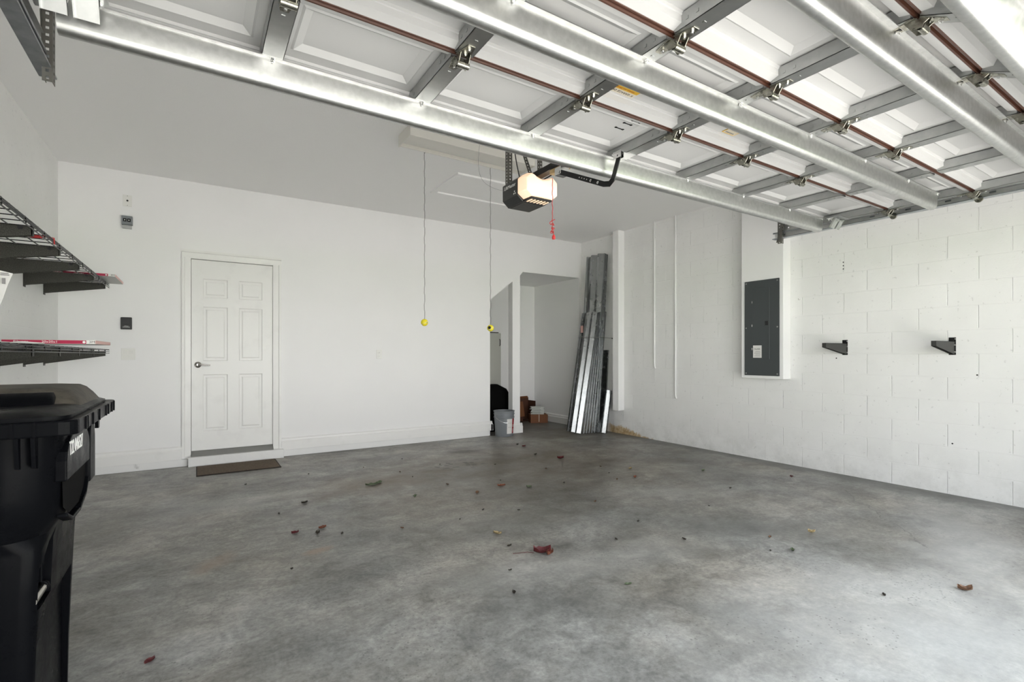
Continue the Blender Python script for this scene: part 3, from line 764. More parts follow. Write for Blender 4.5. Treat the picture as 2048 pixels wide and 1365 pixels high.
text('logo_lettering', 'LiftMaster', 0.034, frame((OX-0.1378, 2.905, 2.370), (0, -1, 0), (0, 0, 1)), 'white_ink', hs, 0.0006, 1.05)
b = MB()
for a in (90, 210, 330):
    y_, z_ = 2.845+0.010*math.cos(math.radians(a)), 2.312+0.010*math.sin(math.radians(a))
    b.prism([(y_-0.006, z_), (y_, z_-0.006), (y_+0.006, z_), (y_, z_+0.006)], 'X', OX-0.1385, OX-0.1365)
split(b.build('logo_emblem', 'white_ink', hs))
# rail, trolley and arm
b = MB(); b.strip([(OX-0.026, 2.452), (OX-0.026, 2.412), (OX+0.026, 2.412), (OX+0.026, 2.452)], 0.002, 'Y', -0.12, 2.90)
b.build('drive_rail', 'black_metal', op)
b = MB(); b.box(OX-0.075, OX+0.075, 2.80, 3.0, 2.424, 2.445)
b.build('mounting_saddle', 'galvanised', op, bevel=0.002, seg=1)
b = MB(); b.box(OX-0.026, OX+0.030, 2.44, 2.60, 2.380, 2.411)
tr_ = b.build('trolley', 'tan_plastic', op, bevel=0.008)
b = MB(); b.box(OX-0.058, OX+0.012, 2.44, 2.50, 2.335, 2.384); b.build('trolley_latch', 'bolt_steel', tr_, bevel=0.003)
b = MB(); xa = 1.918
def flat_bar(pts, w_, x0, th):
    """a flat bar bent in its own plane: outline of width w_ about the path"""
    P = [V(p) for p in pts]; up = []; dn = []
    for i, p in enumerate(P):
        d0 = (p-P[i-1]).normalized() if i else (P[1]-P[0]).normalized(); d1 = (P[i+1]-p).normalized() if i < len(P)-1 else d0
        n_ = V((-(d0+d1).y, (d0+d1).x)).normalized(); k = (w_/2)/max(0.5, n_.dot(V((-d0.y, d0.x)))); up.append(p+n_*k); dn.append(p-n_*k)
    mb = MB()
    for i in range(len(P)-1): mb.prism([up[i][:], up[i+1][:], dn[i+1][:], dn[i][:]], 'X', x0, x0+th)
    return mb
b = flat_bar([(2.46, 2.352), (2.06, 2.158), (2.015, 2.146), (1.988, 2.162), (1.935, 2.287)], 0.030, xa, 0.005)
ar = b.build('door_arm', 'black_metal', op)
b = MB()
for y, z in ((2.16, 2.206), (2.10, 2.177), (2.45, 2.347), (1.94, 2.275)):
    b.lathe([(0.009, 0), (0.009, 0.006), (0.005, 0.006), (0.005, 0.010)], (xa, y, z), 6, (-1, 0, 0))
split(b.build('arm_bolt', 'bolt_steel', ar))
b = MB()
for k in range(4): b.lathe([(0.0035, 0), (0.0035, 0.001)], (xa, 2.20+0.022*k, 2.226+0.0107*k), 8, (-1, 0, 0))
split(b.build('arm_hole', 'white_ink', ar))
# release cord
b = MB(); pts = []
for k in range(26):
    z = 2.36-0.31*k/25; pts.append((OX-0.01+0.002*math.sin(k*1.3), 2.585+0.002*math.cos(k*0.9), z))
b.tube(pts, 0.0022, 6)
pts = []
for k in range(60):     # the loose knotted tangle above the handle
    a = k*0.55; pts.append((OX-0.01+0.014*math.sin(a)*(0.5+0.5*math.sin(k*0.21)), 2.585+0.012*math.cos(a*1.3), 2.08-0.09*k/59+0.012*math.sin(a*0.7)))
b.tube(pts, 0.0022, 5)
b.tube([(OX-0.01, 2.585, 2.04), (OX-0.003, 2.585, 2.0), (OX, 2.585, 1.985)], 0.002, 5)
rc = b.build('release_cord', 'red_cord', op, smooth=60)
b = MB(); b.lathe([(0.0, 0.0), (0.009, 0.002), (0.012, 0.012), (0.010, 0.024), (0.004, 0.032), (0.0, 0.033)], (OX, 2.585, 1.957), 14, (0, 0, 1), False)
b.build('cord_handle', 'red_cord', rc, smooth=60)
# hangers of the opener
b = MB()
perforated(b, (OX-0.135, 2.93, 2.40), (OX-0.135, 2.93, ZC), 0.034, (1, 0.0, 0), 0.002, 0.022)
perforated(b, (OX-0.135, 2.93, 2.40), (OX-0.135, 2.93, ZC), 0.034, (0, 1, 0), 0.002, 0.022)
b.build('hanger', 'perforated_steel', op)
b = MB(); perforated(b, (OX+0.10, 2.96, 2.42), (OX-0.06, 3.10, ZC), 0.034, (1, 0, 0), 0.002, 0.024)
b.build('hanger_brace', 'perforated_steel', op)
b = MB()
perforated(b, (OX+0.115, 2.90, 2.40), (OX+0.115, 2.90, ZC), 0.028, (0, 1, 0), 0.002, 0.024)
perforated(b, (OX+0.115, 2.90, 2.40), (OX+0.115, 2.90, ZC), 0.022, (1, 0, 0), 0.002, 0.024)
b.build('hanger', 'perforated_steel', op)
b = MB(); pts = []
for k in range(14):
    a = k/13; pts.append((OX+0.05+0.13*math.sin(a*PI*0.6), 2.98-0.38*a, 2.44+0.05*(1-math.cos(a*PI*0.5))+0.12*a*a))
b.tube(pts, 0.0045, 6)
b.build('power_cord', 'black_plastic', op, smooth=60)
b = MB(); pts = []
for k in range(14):
    a = k/13; pts.append((OX+0.02-0.05*math.sin(a*PI), 2.99+0.06*a, 2.42+0.67*a))
b.tube(pts, 0.004, 6); b.build('sensor_cord', 'black_plastic', op, smooth=60)
b = MB(); pts = []
for k in range(18):
    a = k/17; pts.append((OX-0.137-0.16*math.sin(a*PI*0.9), 2.98+0.15*a, 2.36+0.08*a+0.65*a**3))
b.tube(pts, 0.0010, 5); b.build('bell_wire', 'grey_ink', op)

# ------------------------------------------------------------------ fluorescent fixture
fl = thing('ceiling_light', 'long unlit white fluorescent fixture mounted on the ceiling', 'ceiling light', (2.08, 3.97, ZC))
b = MB(); x0, x1, y0, y1, z0 = 1.47, 2.70, 3.84, 4.11, 2.995
b.box(x0, x1, y0, y0+0.012, z0, ZC).box(x0, x1, y1-0.012, y1, z0, ZC).box(x0, x1, y0, y1, ZC-0.02, ZC)
b.build('housing', 'fixture_enamel', fl, bevel=0.002)
b = MB(); b.prism([(y0-0.004, z0-0.004), (y1+0.004, z0-0.004), (y1+0.004, ZC), (y0-0.004, ZC)], 'X', x0-0.006, x0).prism([(y0-0.004, z0-0.004), (y1+0.004, z0-0.004), (y1+0.004, ZC), (y0-0.004, ZC)], 'X', x1, x1+0.006)
split(b.build('end_cap', 'fixture_enamel', fl, bevel=0.003))
b = MB(); pts = [(y0+0.045, z0+0.05)]
for k in range(9):
    a = PI*k/8; pts.append((y0+0.135+0.115-0.115*1.0*(1+math.cos(a))+0.0, z0+0.045-0.045*math.sin(a)))
b.prism([(y0+0.02, z0+0.07), (y0+0.03, z0+0.025), (y0+0.07, z0+0.008), (y1-0.07, z0+0.008), (y1-0.03, z0+0.025), (y1-0.02, z0+0.07)], 'X', x0, x1)
b.build('diffuser', 'fixture_enamel', fl, smooth=40)

# ------------------------------------------------------------------ hanging tennis balls
def ball(x, y, z, label, hole):
    t_ = thing('hanging_ball', label, 'hanging ball', (x, y, z), 'yellow parking balls hung from the ceiling')
    r = 0.033
    b = MB(); n = 24; prof = [(r*math.sin(PI*k/16), -r*math.cos(PI*k/16)) for k in range(17)]
    prof[0] = (0.0005, -r); prof[-1] = (0.0005, r)
    b.lathe(prof, (x, y, z), n); b.build('ball', 'tennis_yellow', t_, smooth=80)
    b = MB(); b.tube([(x+0.0+0.0335*math.sin(a)*math.cos(0.6), y-0.0335*math.cos(a), z+0.0335*math.sin(a)*math.sin(0.6)) for a in [2*PI*k/28 for k in range(29)]], 0.0016, 5)
    b.build('seam', 'paper', t_)
    if hole:
        b = MB(); d = V((-0.75, -0.65, 0.1)).normalized(); b.lathe([(0.0, 0.0), (0.013, 0.0), (0.015, 0.002), (0.0, 0.006)], V((x, y, z))+d*0.0295, 14, d, False)
        b.build('ball_slit', 'hole_dark', t_)
    else:
        b = MB(); d = V((0.35, -0.9, -0.1)).normalized(); b.lathe([(0.0, 0.0), (0.006, 0.0), (0.006, 0.002), (0.0, 0.004)], V((x, y, z))+d*0.0315, 14, d, False)
        b.build('ball_mark', 'grey_ink', t_)
    b = MB(); pts = []
    N = 70
    for k in range(N+1):
        zz = z+r*0.9+(ZC-0.018-z-r*0.9)*k/N; pts.append((x+0.0022*math.sin(k*0.9)+0.001*math.sin(k*2.7), y+0.002*math.cos(k*1.1), zz))
    b.tube(pts, 0.0021, 5); b.build('string', 'string_dark', t_)
    b = MB(); b.tube([(x, y, ZC), (x, y, ZC-0.012)], 0.002, 6); b.tube([(x+0.006*math.sin(a), y, ZC-0.018-0.006*math.cos(a)) for a in [2*PI*k/12 for k in range(13)]], 0.0015, 5)
    b.build('ceiling_hook', 'black_metal', t_)
ball(1.772, 4.282, 1.502, 'yellow tennis ball on a string, hung left of the closet against the blank wall', False)
ball(2.465, 4.268, 1.470, 'yellow tennis ball with a dark slit, hung in front of the closet opening edge', True)

# ------------------------------------------------------------------ wall plates
def plate(name, label, cat, x, z, w_, h, m_='white_plastic', d=0.006):
    t_ = thing(name, label, cat, (x, YB, z)); MB().box(x-w_/2, x+w_/2, YB-d, YB, z-h/2, z+h/2).build('cover_plate', m_, t_, bevel=0.0025)
    return t_
t_ = plate('light_switch', 'white double rocker light switch low beside the entry door', 'light switch', -0.592, 1.212, 0.118, 0.118)
for dx in (-0.024, 0.024):
    b = MB(); b.prism([(YB-0.006, 1.212-0.034), (YB-0.012, 1.212-0.034), (YB-0.008, 1.212), (YB-0.012, 1.212+0.034), (YB-0.006, 1.212+0.034)], 'X', -0.592+dx-0.017, -0.592+dx+0.017)
    b.build('rocker', 'white_plastic', t_)
t_ = plate('power_outlet', 'white power outlet on the blank wall right of the entry door', 'power outlet', 2.02, 1.213, 0.072, 0.118)
b = MB()
for dz in (-0.024, 0.024): b.lathe([(0.0, 0.006), (0.017, 0.006), (0.016, 0.009), (0.0, 0.009)], (2.02, YB, 1.213+dz), 18, (0, -1, 0), False)
split(b.build('socket', 'white_plastic', t_))
b = MB()
for dz in (-0.024, 0.024):
    for dx in (-0.006, 0.006): b.box(2.02+dx-0.0012, 2.02+dx+0.0012, YB-0.0096, YB-0.0085, 1.213+dz-0.005, 1.213+dz+0.005)
split(b.build('socket_slot', 'grey_ink', t_))
t_ = plate('cable_plate', 'blank white wall plate with one dark centre hole high on wall', 'wall plate', -0.60, 2.79, 0.075, 0.118)
MB().lathe([(0.0, 0), (0.009, 0), (0.009, 0.002), (0.0, 0.002)], (-0.60, YB-0.006, 2.79), 14, (0, -1, 0), False).build('cable_hole', 'hole_dark', t_)
b = MB()
for dz in (-0.048, 0.048): b.lathe([(0.0, 0), (0.0035, 0), (0.0035, 0.0015), (0.0, 0.0015)], (-0.60, YB-0.006, 2.79+dz), 10, (0, -1, 0), False)
split(b.build('plate_screw', 'grey_ink', t_))
t_ = thing('junction_box', 'small grey junction box below the cable plate', 'junction box', (-0.60, YB, 2.57))
MB().box(-0.645, -0.555, YB-0.045, YB, 2.535, 2.625).build('box_body', 'bucket_grey', t_, bevel=0.003)
MB().box(-0.640, -0.562, YB-0.030, YB, 2.500, 2.534).build('lower_bracket', 'galvanised_stile', t_, bevel=0.002)
b = MB()
for dx in (-0.018, 0.016): b.box(-0.60+dx-0.014, -0.60+dx+0.014, YB-0.0475, YB-0.045, 2.565, 2.597)
split(b.build('black_button', 'hole_dark', t_, bevel=0.003))
b = MB()
for dx in (-0.018, 0.016): b.box(-0.60+dx-0.004, -0.60+dx+0.004, YB-0.0485, YB-0.0475, 2.576, 2.586)
split(b.build('button_slot', 'white_ink', t_))
t_ = thing('wall_control', 'black garage door wall button beside the entry door', 'wall control', (-0.61, YB, 1.527))
MB().box(-0.655, -0.562, YB-0.020, YB, 1.465, 1.590).build('control_case', 'black_plastic', t_, bevel=0.006)
MB().box(-0.640, -0.577, YB-0.025, YB-0.018, 1.515, 1.578).build('push_pad', 'black_plastic', t_, bevel=0.004)
MB().box(-0.638, -0.580, YB-0.0215, YB-0.020, 1.487, 1.491).build('indicator_strip', 'white_ink', t_)
text('maker_lettering', 'LiftMaster', 0.009, frame((-0.608, YB-0.0206, 1.499), (1, 0, 0), (0, 0, 1)), 'white_ink', t_, 0.0003)

# ------------------------------------------------------------------ doormat
t_ = thing('doormat', 'thin brown ribbed doormat lying in front of the entry step', 'doormat', (0.38, 6.02, 0))
MB().box(-0.005, 0.765, 5.79, 6.275, 0.0, 0.009).build('mat_backing', 'rubber_edge', t_, bevel=0.003)
b = MB(); N = 60
for k in range(N):
    x = 0.008+(0.744)*k/N; b.box(x, x+0.0085, 5.803, 6.262, 0.008, 0.0125)
b.build('mat_pile', 'doormat', t_)

# ------------------------------------------------------------------ breaker panel
X = 5.334
t_ = thing('breaker_panel', 'tall dark grey electrical breaker panel set in the white boxed chase', 'breaker panel', (X, 3.17, 1.5))
MB().box(X-0.012, X, 2.968, 3.369, 0.972, 2.041).build('panel_cover', 'panel_grey', t_, bevel=0.002)
pdr = MB().box(X-0.017, X-0.012, 3.070, 3.270, 1.158, 1.955).build('panel_door', 'panel_grey', t_, bevel=0.0015)
b = MB(); b.box(X-0.021, X-0.017, 3.072, 3.080, 1.160, 1.953); b.build('door_lip', 'panel_grey', pdr, bevel=0.001, seg=1)
MB().box(X-0.026, X-0.016, 3.086, 3.122, 1.532, 1.580).build('door_latch', 'black_plastic', pdr, bevel=0.004)
b = MB()
for z in (1.80, 1.535, 1.27): b.tube([(X-0.018, 3.274, z-0.012), (X-0.018, 3.274, z+0.012)], 0.004, 8)
split(b.build('door_hinge', 'bolt_steel', pdr))
b = MB()
for y in (2.988, 3.349):
    for z in (0.995, 1.51, 2.018): b.lathe([(0.0, 0), (0.008, 0), (0.007, 0.003), (0.0, 0.003)], (X-0.012, y, z), 12, (-1, 0, 0), False)
split(b.build('cover_screw', 'galvanised_stile', t_))
lb = MB().box(X-0.0185, X-0.0168, 3.162, 3.262, 1.172, 1.310).build('paper_label', 'carton_white', pdr)
text('label_lettering', 'PALMER', 0.024, frame((X-0.0188, 3.212, 1.268), (0, -1, 0), (0, 0, 1)), 'black_ink', pdr, 0.0003, 0.8)
b = MB()
for k in range(6): b.box(X-0.0190, X-0.0185, 3.175+0.004*(k % 2), 3.25-0.008*(k % 3), 1.186+0.011*k, 1.189+0.011*k)
b.build('label_fine_print', 'grey_ink', pdr)

# ------------------------------------------------------------------ shelf brackets
def bracket_parts(t_, xw, y, z, sd, m_='bracket_grey', ln=0.42):
    """wall plate at xw, tapered arm reaching sd*ln; the top of the arm sits at z"""
    b = MB(); b.box(min(xw, xw+sd*0.003), max(xw, xw+sd*0.003), y-0.024, y+0.024, z-0.115, z+0.035); pl = b.build('wall_plate', 'shelf_steel' if m_ == 'shelf_steel' else 'black_metal', t_)
    b = MB()
    pr = [(xw, z-0.110), (xw, z), (xw+sd*ln, z), (xw+sd*ln, z-0.042)]
    b.prism(pr, 'Y', y-0.0165, y-0.0145).prism(pr, 'Y', y+0.0145, y+0.0165)
    b.box(min(xw, xw+sd*ln), max(xw, xw+sd*ln), y-0.0165, y+0.0165, z-0.0025, z)
    b.box(min(xw+sd*(ln-0.002), xw+sd*ln), max(xw+sd*(ln-0.002), xw+sd*ln), y-0.0165, y+0.0165, z-0.042, z)
    b.build('bracket_arm', m_, t_)
for y, lab in ((2.39, 'empty black tapered shelf bracket on block wall, nearer the breaker panel'), (1.555, 'empty black tapered shelf bracket on block wall, nearer the garage opening')):
    t_ = thing('shelf_bracket', lab, 'shelf bracket', (XR, y, 1.31), 'empty shelf brackets on the block wall')
    bracket_parts(t_, XR, y, 1.318, -1)
    b = MB()
    for dz in (0.022, -0.03, -0.09): b.lathe([(0.0, 0), (0.006, 0), (0.005, 0.003), (0.0, 0.003)], (XR-0.003, y-0.0195, 1.318+dz), 10, (-1, 0, 0), False)
    split(b.build('plate_bolt', 'bolt_steel', t_))
# small screw holes left in the blocks
for z, wh in ((2.135, 'topmost'), (2.10, 'middle'), (2.068, 'lowest')):
    tag(MB().lathe([(0.0, 0), (0.006, 0), (0.006, 0.0015), (0.0, 0.0015)], (XR, 2.406, z), 8, (-1, 0, 0), False).build('screw_hole', 'hole_dark'), 'dark screw hole right of the panel, %s of a column of three' % wh, 'screw hole', 'three screw holes in a column')
for (y, z, lab) in ((2.47, 1.17, 'dark screw hole just below the left empty bracket'), (1.395, 1.035, 'dark screw hole low on the block wall right of the brackets'), (1.555, 0.44, 'tiny dark hole near the foot of block wall')):
    tag(MB().lathe([(0.0, 0), (0.0065, 0), (0.006, 0.002), (0.0, 0.002)], (XR, y, z), 8, (-1, 0, 0), False).build('screw_hole', 'hole_dark'), lab, 'screw hole')
t_ = MB(); t_.tube([(XR, 2.83, 1.80), (XR-0.03, 2.83, 1.795), (XR-0.035, 2.83, 1.81)], 0.0025, 6); tag(t_.build('wall_hook', 'nickel'), 'tiny metal hook in the block wall beside the boxed chase', 'hook')

# ------------------------------------------------------------------ wire shelves on the left wall
BY = [2.9, 3.5, 4.1, 4.7, 5.3, 5.9]
def wire_shelf(z, label, y0, y1):
    t_ = thing('wire_shelf', label, 'wire shelf', (XL, (y0+y1)/2, z), 'black wire shelves on the left wall')
    xf = -0.705; r = 0.0028
    b = MB()
    for k in range(5): b.tube([(XL+0.01+(xf-XL-0.02)*k/4, y0, z), (XL+0.01+(xf-XL-0.02)*k/4, y1, z)], 0.0034, 6)
    for zz in (z, z-0.016, z-0.032): b.tube([(xf, y0, zz), (xf, y1, zz)], 0.0034, 6)
    n = int((y1-y0)/0.115)
    for k in range(n+1):
        y = y0+(y1-y0)*k/n
        b.tube([(XL+0.005, y, z+0.004), (xf, y, z+0.004)], r, 5)
        if k % 3 == 0: b.tube([(xf, y, z+0.004), (xf+0.002, y, z-0.030)], r, 5)
    b.build('wire_deck', 'black_metal', t_)
    for y in BY:
        if y < y0-0.05: continue
        bb = MB(); xw = XL
        pr = [(xw, z-0.125), (xw, z-0.010), (xf-0.01, z-0.010), (xf-0.01, z-0.056)]
        bb.prism(pr, 'Y', y-0.019, y-0.0165).prism(pr, 'Y', y+0.0165, y+0.019)
        bb.box(xf-0.014, xf-0.01, y-0.019, y+0.019, z-0.056, z-0.004).box(xw, xw+0.003, y-0.03, y+0.03, z-0.14, z+0.03)
        bb.box(xw, xf-0.01, y-0.019, y+0.019, z-0.012, z-0.0095)
        br = bb.build('bracket', 'shelf_steel', t_)
        c = MB(); c.lathe([(0.0, 0), (0.011, 0), (0.010, 0.006), (0.0, 0.006)], (xf-0.055, y-0.019, z-0.020), 12, (0, -1, 0), False)
        c.build('bracket_clip', 'black_plastic', br)
    return t_
wire_shelf(1.875, 'black wire shelf on tapered brackets, the upper one on the left wall', 2.6, 6.05)
wire_shelf(1.250, 'black wire shelf on brackets, the lower one above the black bin', 2.6, 6.05)

# furnace filters in cartons
def filter_carton(loc, rotz, L_, W_, h, label, nm3=True):
    """flat carton; its printed edge faces -Y and runs from x = -L_ to 0"""
    t_ = thing('filter_carton', label, 'filter carton', (0, 0, 0), 'flat filter cartons on the shelves')
    MB().box(-L_, 0, 0, W_, 0, h).build('carton_body', 'filter_media', t_, bevel=0.0015, seg=1)
    MB().box(-L_+0.002, -L_*0.10, -0.0012, 0.001, 0.001, h-0.001).build('red_band', 'carton_red', t_)
    MB().box(-L_*0.10, -0.001, -0.0012, 0.001, 0.001, h-0.001).build('white_band', 'carton_white', t_)
    MB().box(-0.001, 0.0012, 0.002, W_, 0.001, h-0.001).build('pink_band', 'carton_pink', t_)
    F = lambda x: frame((x, -0.0014, h/2), (1, 0, 0), (0, 0, 1))
    text('brand_lettering', 'Filtrete', h*0.75, F(-L_*0.80), 'white_ink', t_, 0.0002, 1.3)
    text('size_lettering', '20x20x1', h*0.75, F(-L_*0.50), 'white_ink', t_, 0.0002, 1.2)
    text('maker_lettering', '3M', h*0.85, F(-L_*0.035), 'black_ink', t_, 0.0002, 1.2)
    MB().lathe([(0.0, 0), (0.006, 0), (0.006, 0.0006), (0.0, 0.0006)], (-L_*0.125, -0.0012, h/2), 14, (0, -1, 0), False).build('white_dot', 'white_ink', t_)
    t_.location = loc; t_.rotation_euler = (0, 0, rotz)
    return t_
filter_carton((-0.435, 3.26, 1.2565), math.radians(-1.5), 0.345, 0.42, 0.019, 'red-edged filter carton lying on the lower wire shelf')
filter_carton((-0.60, 5.50, 1.885), 0.0, 0.48, 0.56, 0.022, 'white and red filter carton at far end of the upper wire shelf')
# a crumpled pale bag under the lower carton
vs = []; fs = []; b = MB(); N = 12; rq = random.Random(5)
for lay in (0.0, 0.010):
    for i in range(N+1):
        for j in range(5):
            vs.append((-0.92+0.40*i/N, 3.42+0.14*j, 1.2545+lay*0.5+rq.uniform(0.0, 0.004)*(1 if lay else 0)))
M5 = (N+1)*5
for L0 in (0, M5):
    for i in range(N):
        for j in range(4): a = L0+i*5+j; fs.append((a, a+1, a+6, a+5))
b.add(vs, fs); 
b = MB(); b.tube([(-0.86, 3.30, 1.262), (-0.80, 3.245, 1.262), (-0.74, 3.235, 1.260), (-0.70, 3.225, 1.262), (-0.62, 3.23, 1.258)], 0.004, 8, True, [0.002, 0.0045, 0.003, 0.005, 0.002])
tag(b.build('plastic_wrapper', 'paper'), 'crumpled pale wrapper under the lower filter carton', 'wrapper')
# loose knotted red twine
b = MB(); pts = [(-0.698, 3.86, 1.845), (-0.700, 3.86, 1.882), (-0.72, 3.86, 1.884)]
for k in range(80):
    a = k*0.55; u = k/79
    pts.append((-0.76-0.06*u+0.045*math.sin(a)*math.sin(u*PI), 3.86+0.035*math.cos(a*0.7)*math.sin(u*PI), 1.884+0.004*math.sin(a*1.9)))
pts += [(-0.90, 3.87, 1.884)]
b.tube(pts, 0.0032, 5)
tag(b.build('red_twine', 'red_cord', smooth=60), 'knotted red twine tied on the upper wire shelf', 'twine')
# long curled paper strip standing on the lower shelf
b = MB(); vs = []; fs = []; P = [(x_-0.018, y_, z_) for x_, y_, z_ in [(-0.805, 3.12, 1.2575), (-0.785, 3.11, 1.30), (-0.762, 3.10, 1.36), (-0.745, 3.08, 1.41), (-0.728, 3.07, 1.46), (-0.708, 3.05, 1.52), (-0.690, 3.04, 1.568)]]
for (x_, y_, z_) in P:
    for dx in (-0.021, 0.021):
        for th in (0, 0.0015): vs.append((x_+dx, y_+th, z_-dx*0.25))
for i in range(len(P)-1):
    a = i*4; fs += [(a, a+2, a+6, a+4), (a+1, a+5, a+7, a+3), (a, a+4, a+5, a+1), (a+2, a+3, a+7, a+6)]
fs += [(0, 1, 3, 2), (24, 26, 27, 25)]
b.add(vs, fs)
t_ = thing('paper_strip', 'curled printed paper strip standing on the lower wire shelf at the left edge', 'paper strip', (-0.80, 3.12, 1.257))
b.build('strip_sheet', 'carton_white', t_)
b = MB(); b.box(-0.721, -0.711, 3.036, 3.042, 1.515, 1.540).box(-0.726, -0.698, 3.034, 3.038, 1.552, 1.556).box(-0.726, -0.700, 3.034, 3.038, 1.560, 1.563); split(b.build('printed_mark', 'grey_ink', t_))

# ------------------------------------------------------------------ wheeled bin
BIN = thing('wheeled_bin', 'large black wheeled refuse bin with a domed lid in the left foreground', 'refuse bin', (-0.66, 1.95, 0))
b = MB()
b.loft([rrect(-0.94, -0.352, 1.69, 2.15, 0.035, 0.03), rrect(-0.95, -0.348, 1.69, 2.155, 0.035, 0.30), rrect(-0.965, -0.338, 1.69, 2.165, 0.035, 0.60),
        rrect(-0.97, -0.334, 1.69, 2.17, 0.035, 0.70), rrect(-0.98, -0.326, 1.685, 2.175, 0.09, 0.735), rrect(-0.99, -0.303, 1.665, 2.18, 0.10, 0.775), rrect(-1.0, -0.297, 1.655, 2.185, 0.10, 0.85), rrect(-1.01, -0.290, 1.65, 2.19, 0.10, 1.005)])
body = b.build('body', 'bin_plastic', BIN)
cut = MB(); cut.prism([(1.712, 0.550), (1.712, 0.655), (1.835, 0.730), (1.835, 0.550)], 'X', -0.44, -0.25)
cut.prism([(1.715, -0.2), (1.715, 0.46), (1.80, 0.53), (2.105, 0.53), (2.105, -0.2)], 'X', -0.362, -0.25)
co = cut.build('cutter', 'bin_plastic'); co.location = -V(BIN.location)
co.location = (0, 0, 0)
md = body.modifiers.new('recess', 'BOOLEAN'); md.operation = 'DIFFERENCE'; md.object = co; md.solver = 'EXACT'
bpy.context.view_layer.update()
me = bpy.data.meshes.new_from_object(body.evaluated_get(bpy.context.evaluated_depsgraph_get()))
body.modifiers.clear(); body.data = me
for f in me.polygons: f.use_smooth = True
me.set_sharp_from_angle(angle=math.radians(32))
bpy.data.objects.remove(co)
# recess liner, lift bar
b = MB(); b.tube([(-0.352, 1.708, 0.572), (-0.352, 1.83, 0.572)], 0.0105, 12); b.build('lift_bar', 'nickel', BIN, smooth=40)
b = MB(); b.tube([(-0.356, 1.812, 0.572), (-0.356, 1.826, 0.572)], 0.018, 12); b.box(-0.395, -0.352, 1.812, 1.840, 0.550, 0.70); b.build('bar_socket', 'bin_plastic', BIN, bevel=0.003)
# rim
def ringband(b, z0, z1, x0, x1, y0, y1, r, th):
    o0 = rrect(x0, x1, y0, y1, r, z0); o1 = rrect(x0, x1, y0, y1, r, z1)
    i1 = rrect(x0+th, x1-th, y0+th, y1-th, r*0.7, z1); i0 = rrect(x0+th, x1-th, y0+th, y1-th, r*0.7, z0)
    R_ = [o0, o1, i1, i0]; n = len(o0); vs = [q for k in R_ for q in k]; fs = []
    for a in range(4):
        for k in range(n): fs.append((a*n+k, a*n+(k+1) % n, ((a+1) % 4)*n+(k+1) % n, ((a+1) % 4)*n+k))
    b.add(vs, fs)
b = MB(); ringband(b, 1.000, 1.038, -1.03, -0.252, 1.625, 2.335, 0.035, 0.10)
rim = b.build('rim', 'bin_plastic', BIN, bevel=0.004)
b = MB()
for y in (1.74, 1.765, 1.85, 1.96, 2.09, 2.14, 2.22, 2.27): b.box(-0.256, -0.2485, y-0.003, y+0.003, 1.002, 1.036)
for x in (-0.33, -0.37, -0.55, -0.75): b.box(x-0.003, x+0.003, 1.6215, 1.627, 1.002, 1.036)
split(b.build('rim_rib', 'bin_plastic', rim))
b = MB()
for x in (-0.335, -0.365, -0.42, -0.56, -0.70, -0.84): b.prism([(1.632, 1.001), (1.664, 1.001), (1.664, 0.92), (1.644, 0.925)], 'X', x-0.004, x+0.004)
b.prism([(2.235, 1.001), (2.275, 1.001), (2.262, 0.945), (2.240, 0.945)], 'X', -0.30, -0.29)
split(b.build('gusset', 'bin_plastic', rim))
# arched side pocket with the serial number
def arch(y0, y1, z0, z1, n=10):
    out = [(y0, z0)]; yc = (y0+y1)/2; hw = (y1-y0)/2; hh = 0.075
    for k in range(n+1):
        a = PI-PI*k/n; out.append((yc+hw*math.cos(a), z1-hh+hh*math.sin(a)))
    out.append((y1, z0)); return out
b = MB(); b.prism(arch(1.705, 2.030, 0.872, 1.0), 'X', -0.31, -0.284)
b.prism(arch(2.040, 2.13, 0.80, 0.995), 'X', -0.31, -0.284)
pk = b.build('side_pocket', 'bin_plastic', BIN, bevel=0.004)
b = MB(); b.prism([(1.72, 0.875), (1.73, 0.80), (1.80, 0.768), (1.93, 0.765), (2.02, 0.80), (2.07, 0.84), (2.07, 0.875)], 'X', -0.296, -0.2955)
b.build('pocket_shade', 'matte_black', pk)  # flat black plate, paints the shade inside the pocket
b = MB(); b.strip([(2.03, 0.87), (2.03, 0.82), (1.99, 0.78), (1.90, 0.755), (1.80, 0.757), (1.73, 0.785)], 0.010, 'X', -0.31, -0.286); b.build('pocket_rib', 'bin_plastic', pk, bevel=0.003)
text('serial_lettering', 'T22 046527', 0.054, frame((-0.2836, 1.825, 0.950), (0, 1, 0), (0, 0, 1)), 'white_ink', pk, 0.0004, 0.68)
# lid
b = MB()
b.loft([rrect(-1.02, -0.270, 1.635, 2.275, 0.05, 1.038), rrect(-1.02, -0.270, 1.635, 2.275, 0.05, 1.048), rrect(-1.0, -0.295, 1.665, 2.26, 0.06, 1.058), rrect(-0.98, -0.32, 1.70, 2.24, 0.06, 1.062)])
lid = b.build('lid', 'bin_plastic', BIN, smooth=50)
b = MB()
b.loft([rrect(-1.0, -0.283, 1.85, 2.268, 0.05, 1.050), rrect(-0.99, -0.300, 1.90, 2.262, 0.05, 1.075), rrect(-0.98, -0.316, 1.925, 2.252, 0.05, 1.094), rrect(-0.97, -0.330, 1.94, 2.235, 0.05, 1.103), rrect(-0.95, -0.36, 1.97, 2.21, 0.05, 1.106)])
b.build('lid_dome', 'bin_lid_dusty', lid, smooth=50)
b = MB(); b.loft([rrect(-0.99, -0.338, 1.845, 1.98, 0.02, 1.056), rrect(-0.985, -0.342, 1.870, 1.98, 0.02, 1.080), rrect(-0.98, -0.35, 1.895, 1.98, 0.02, 1.093)])
b.build('lid_grip', 'bin_plastic', lid, smooth=50)
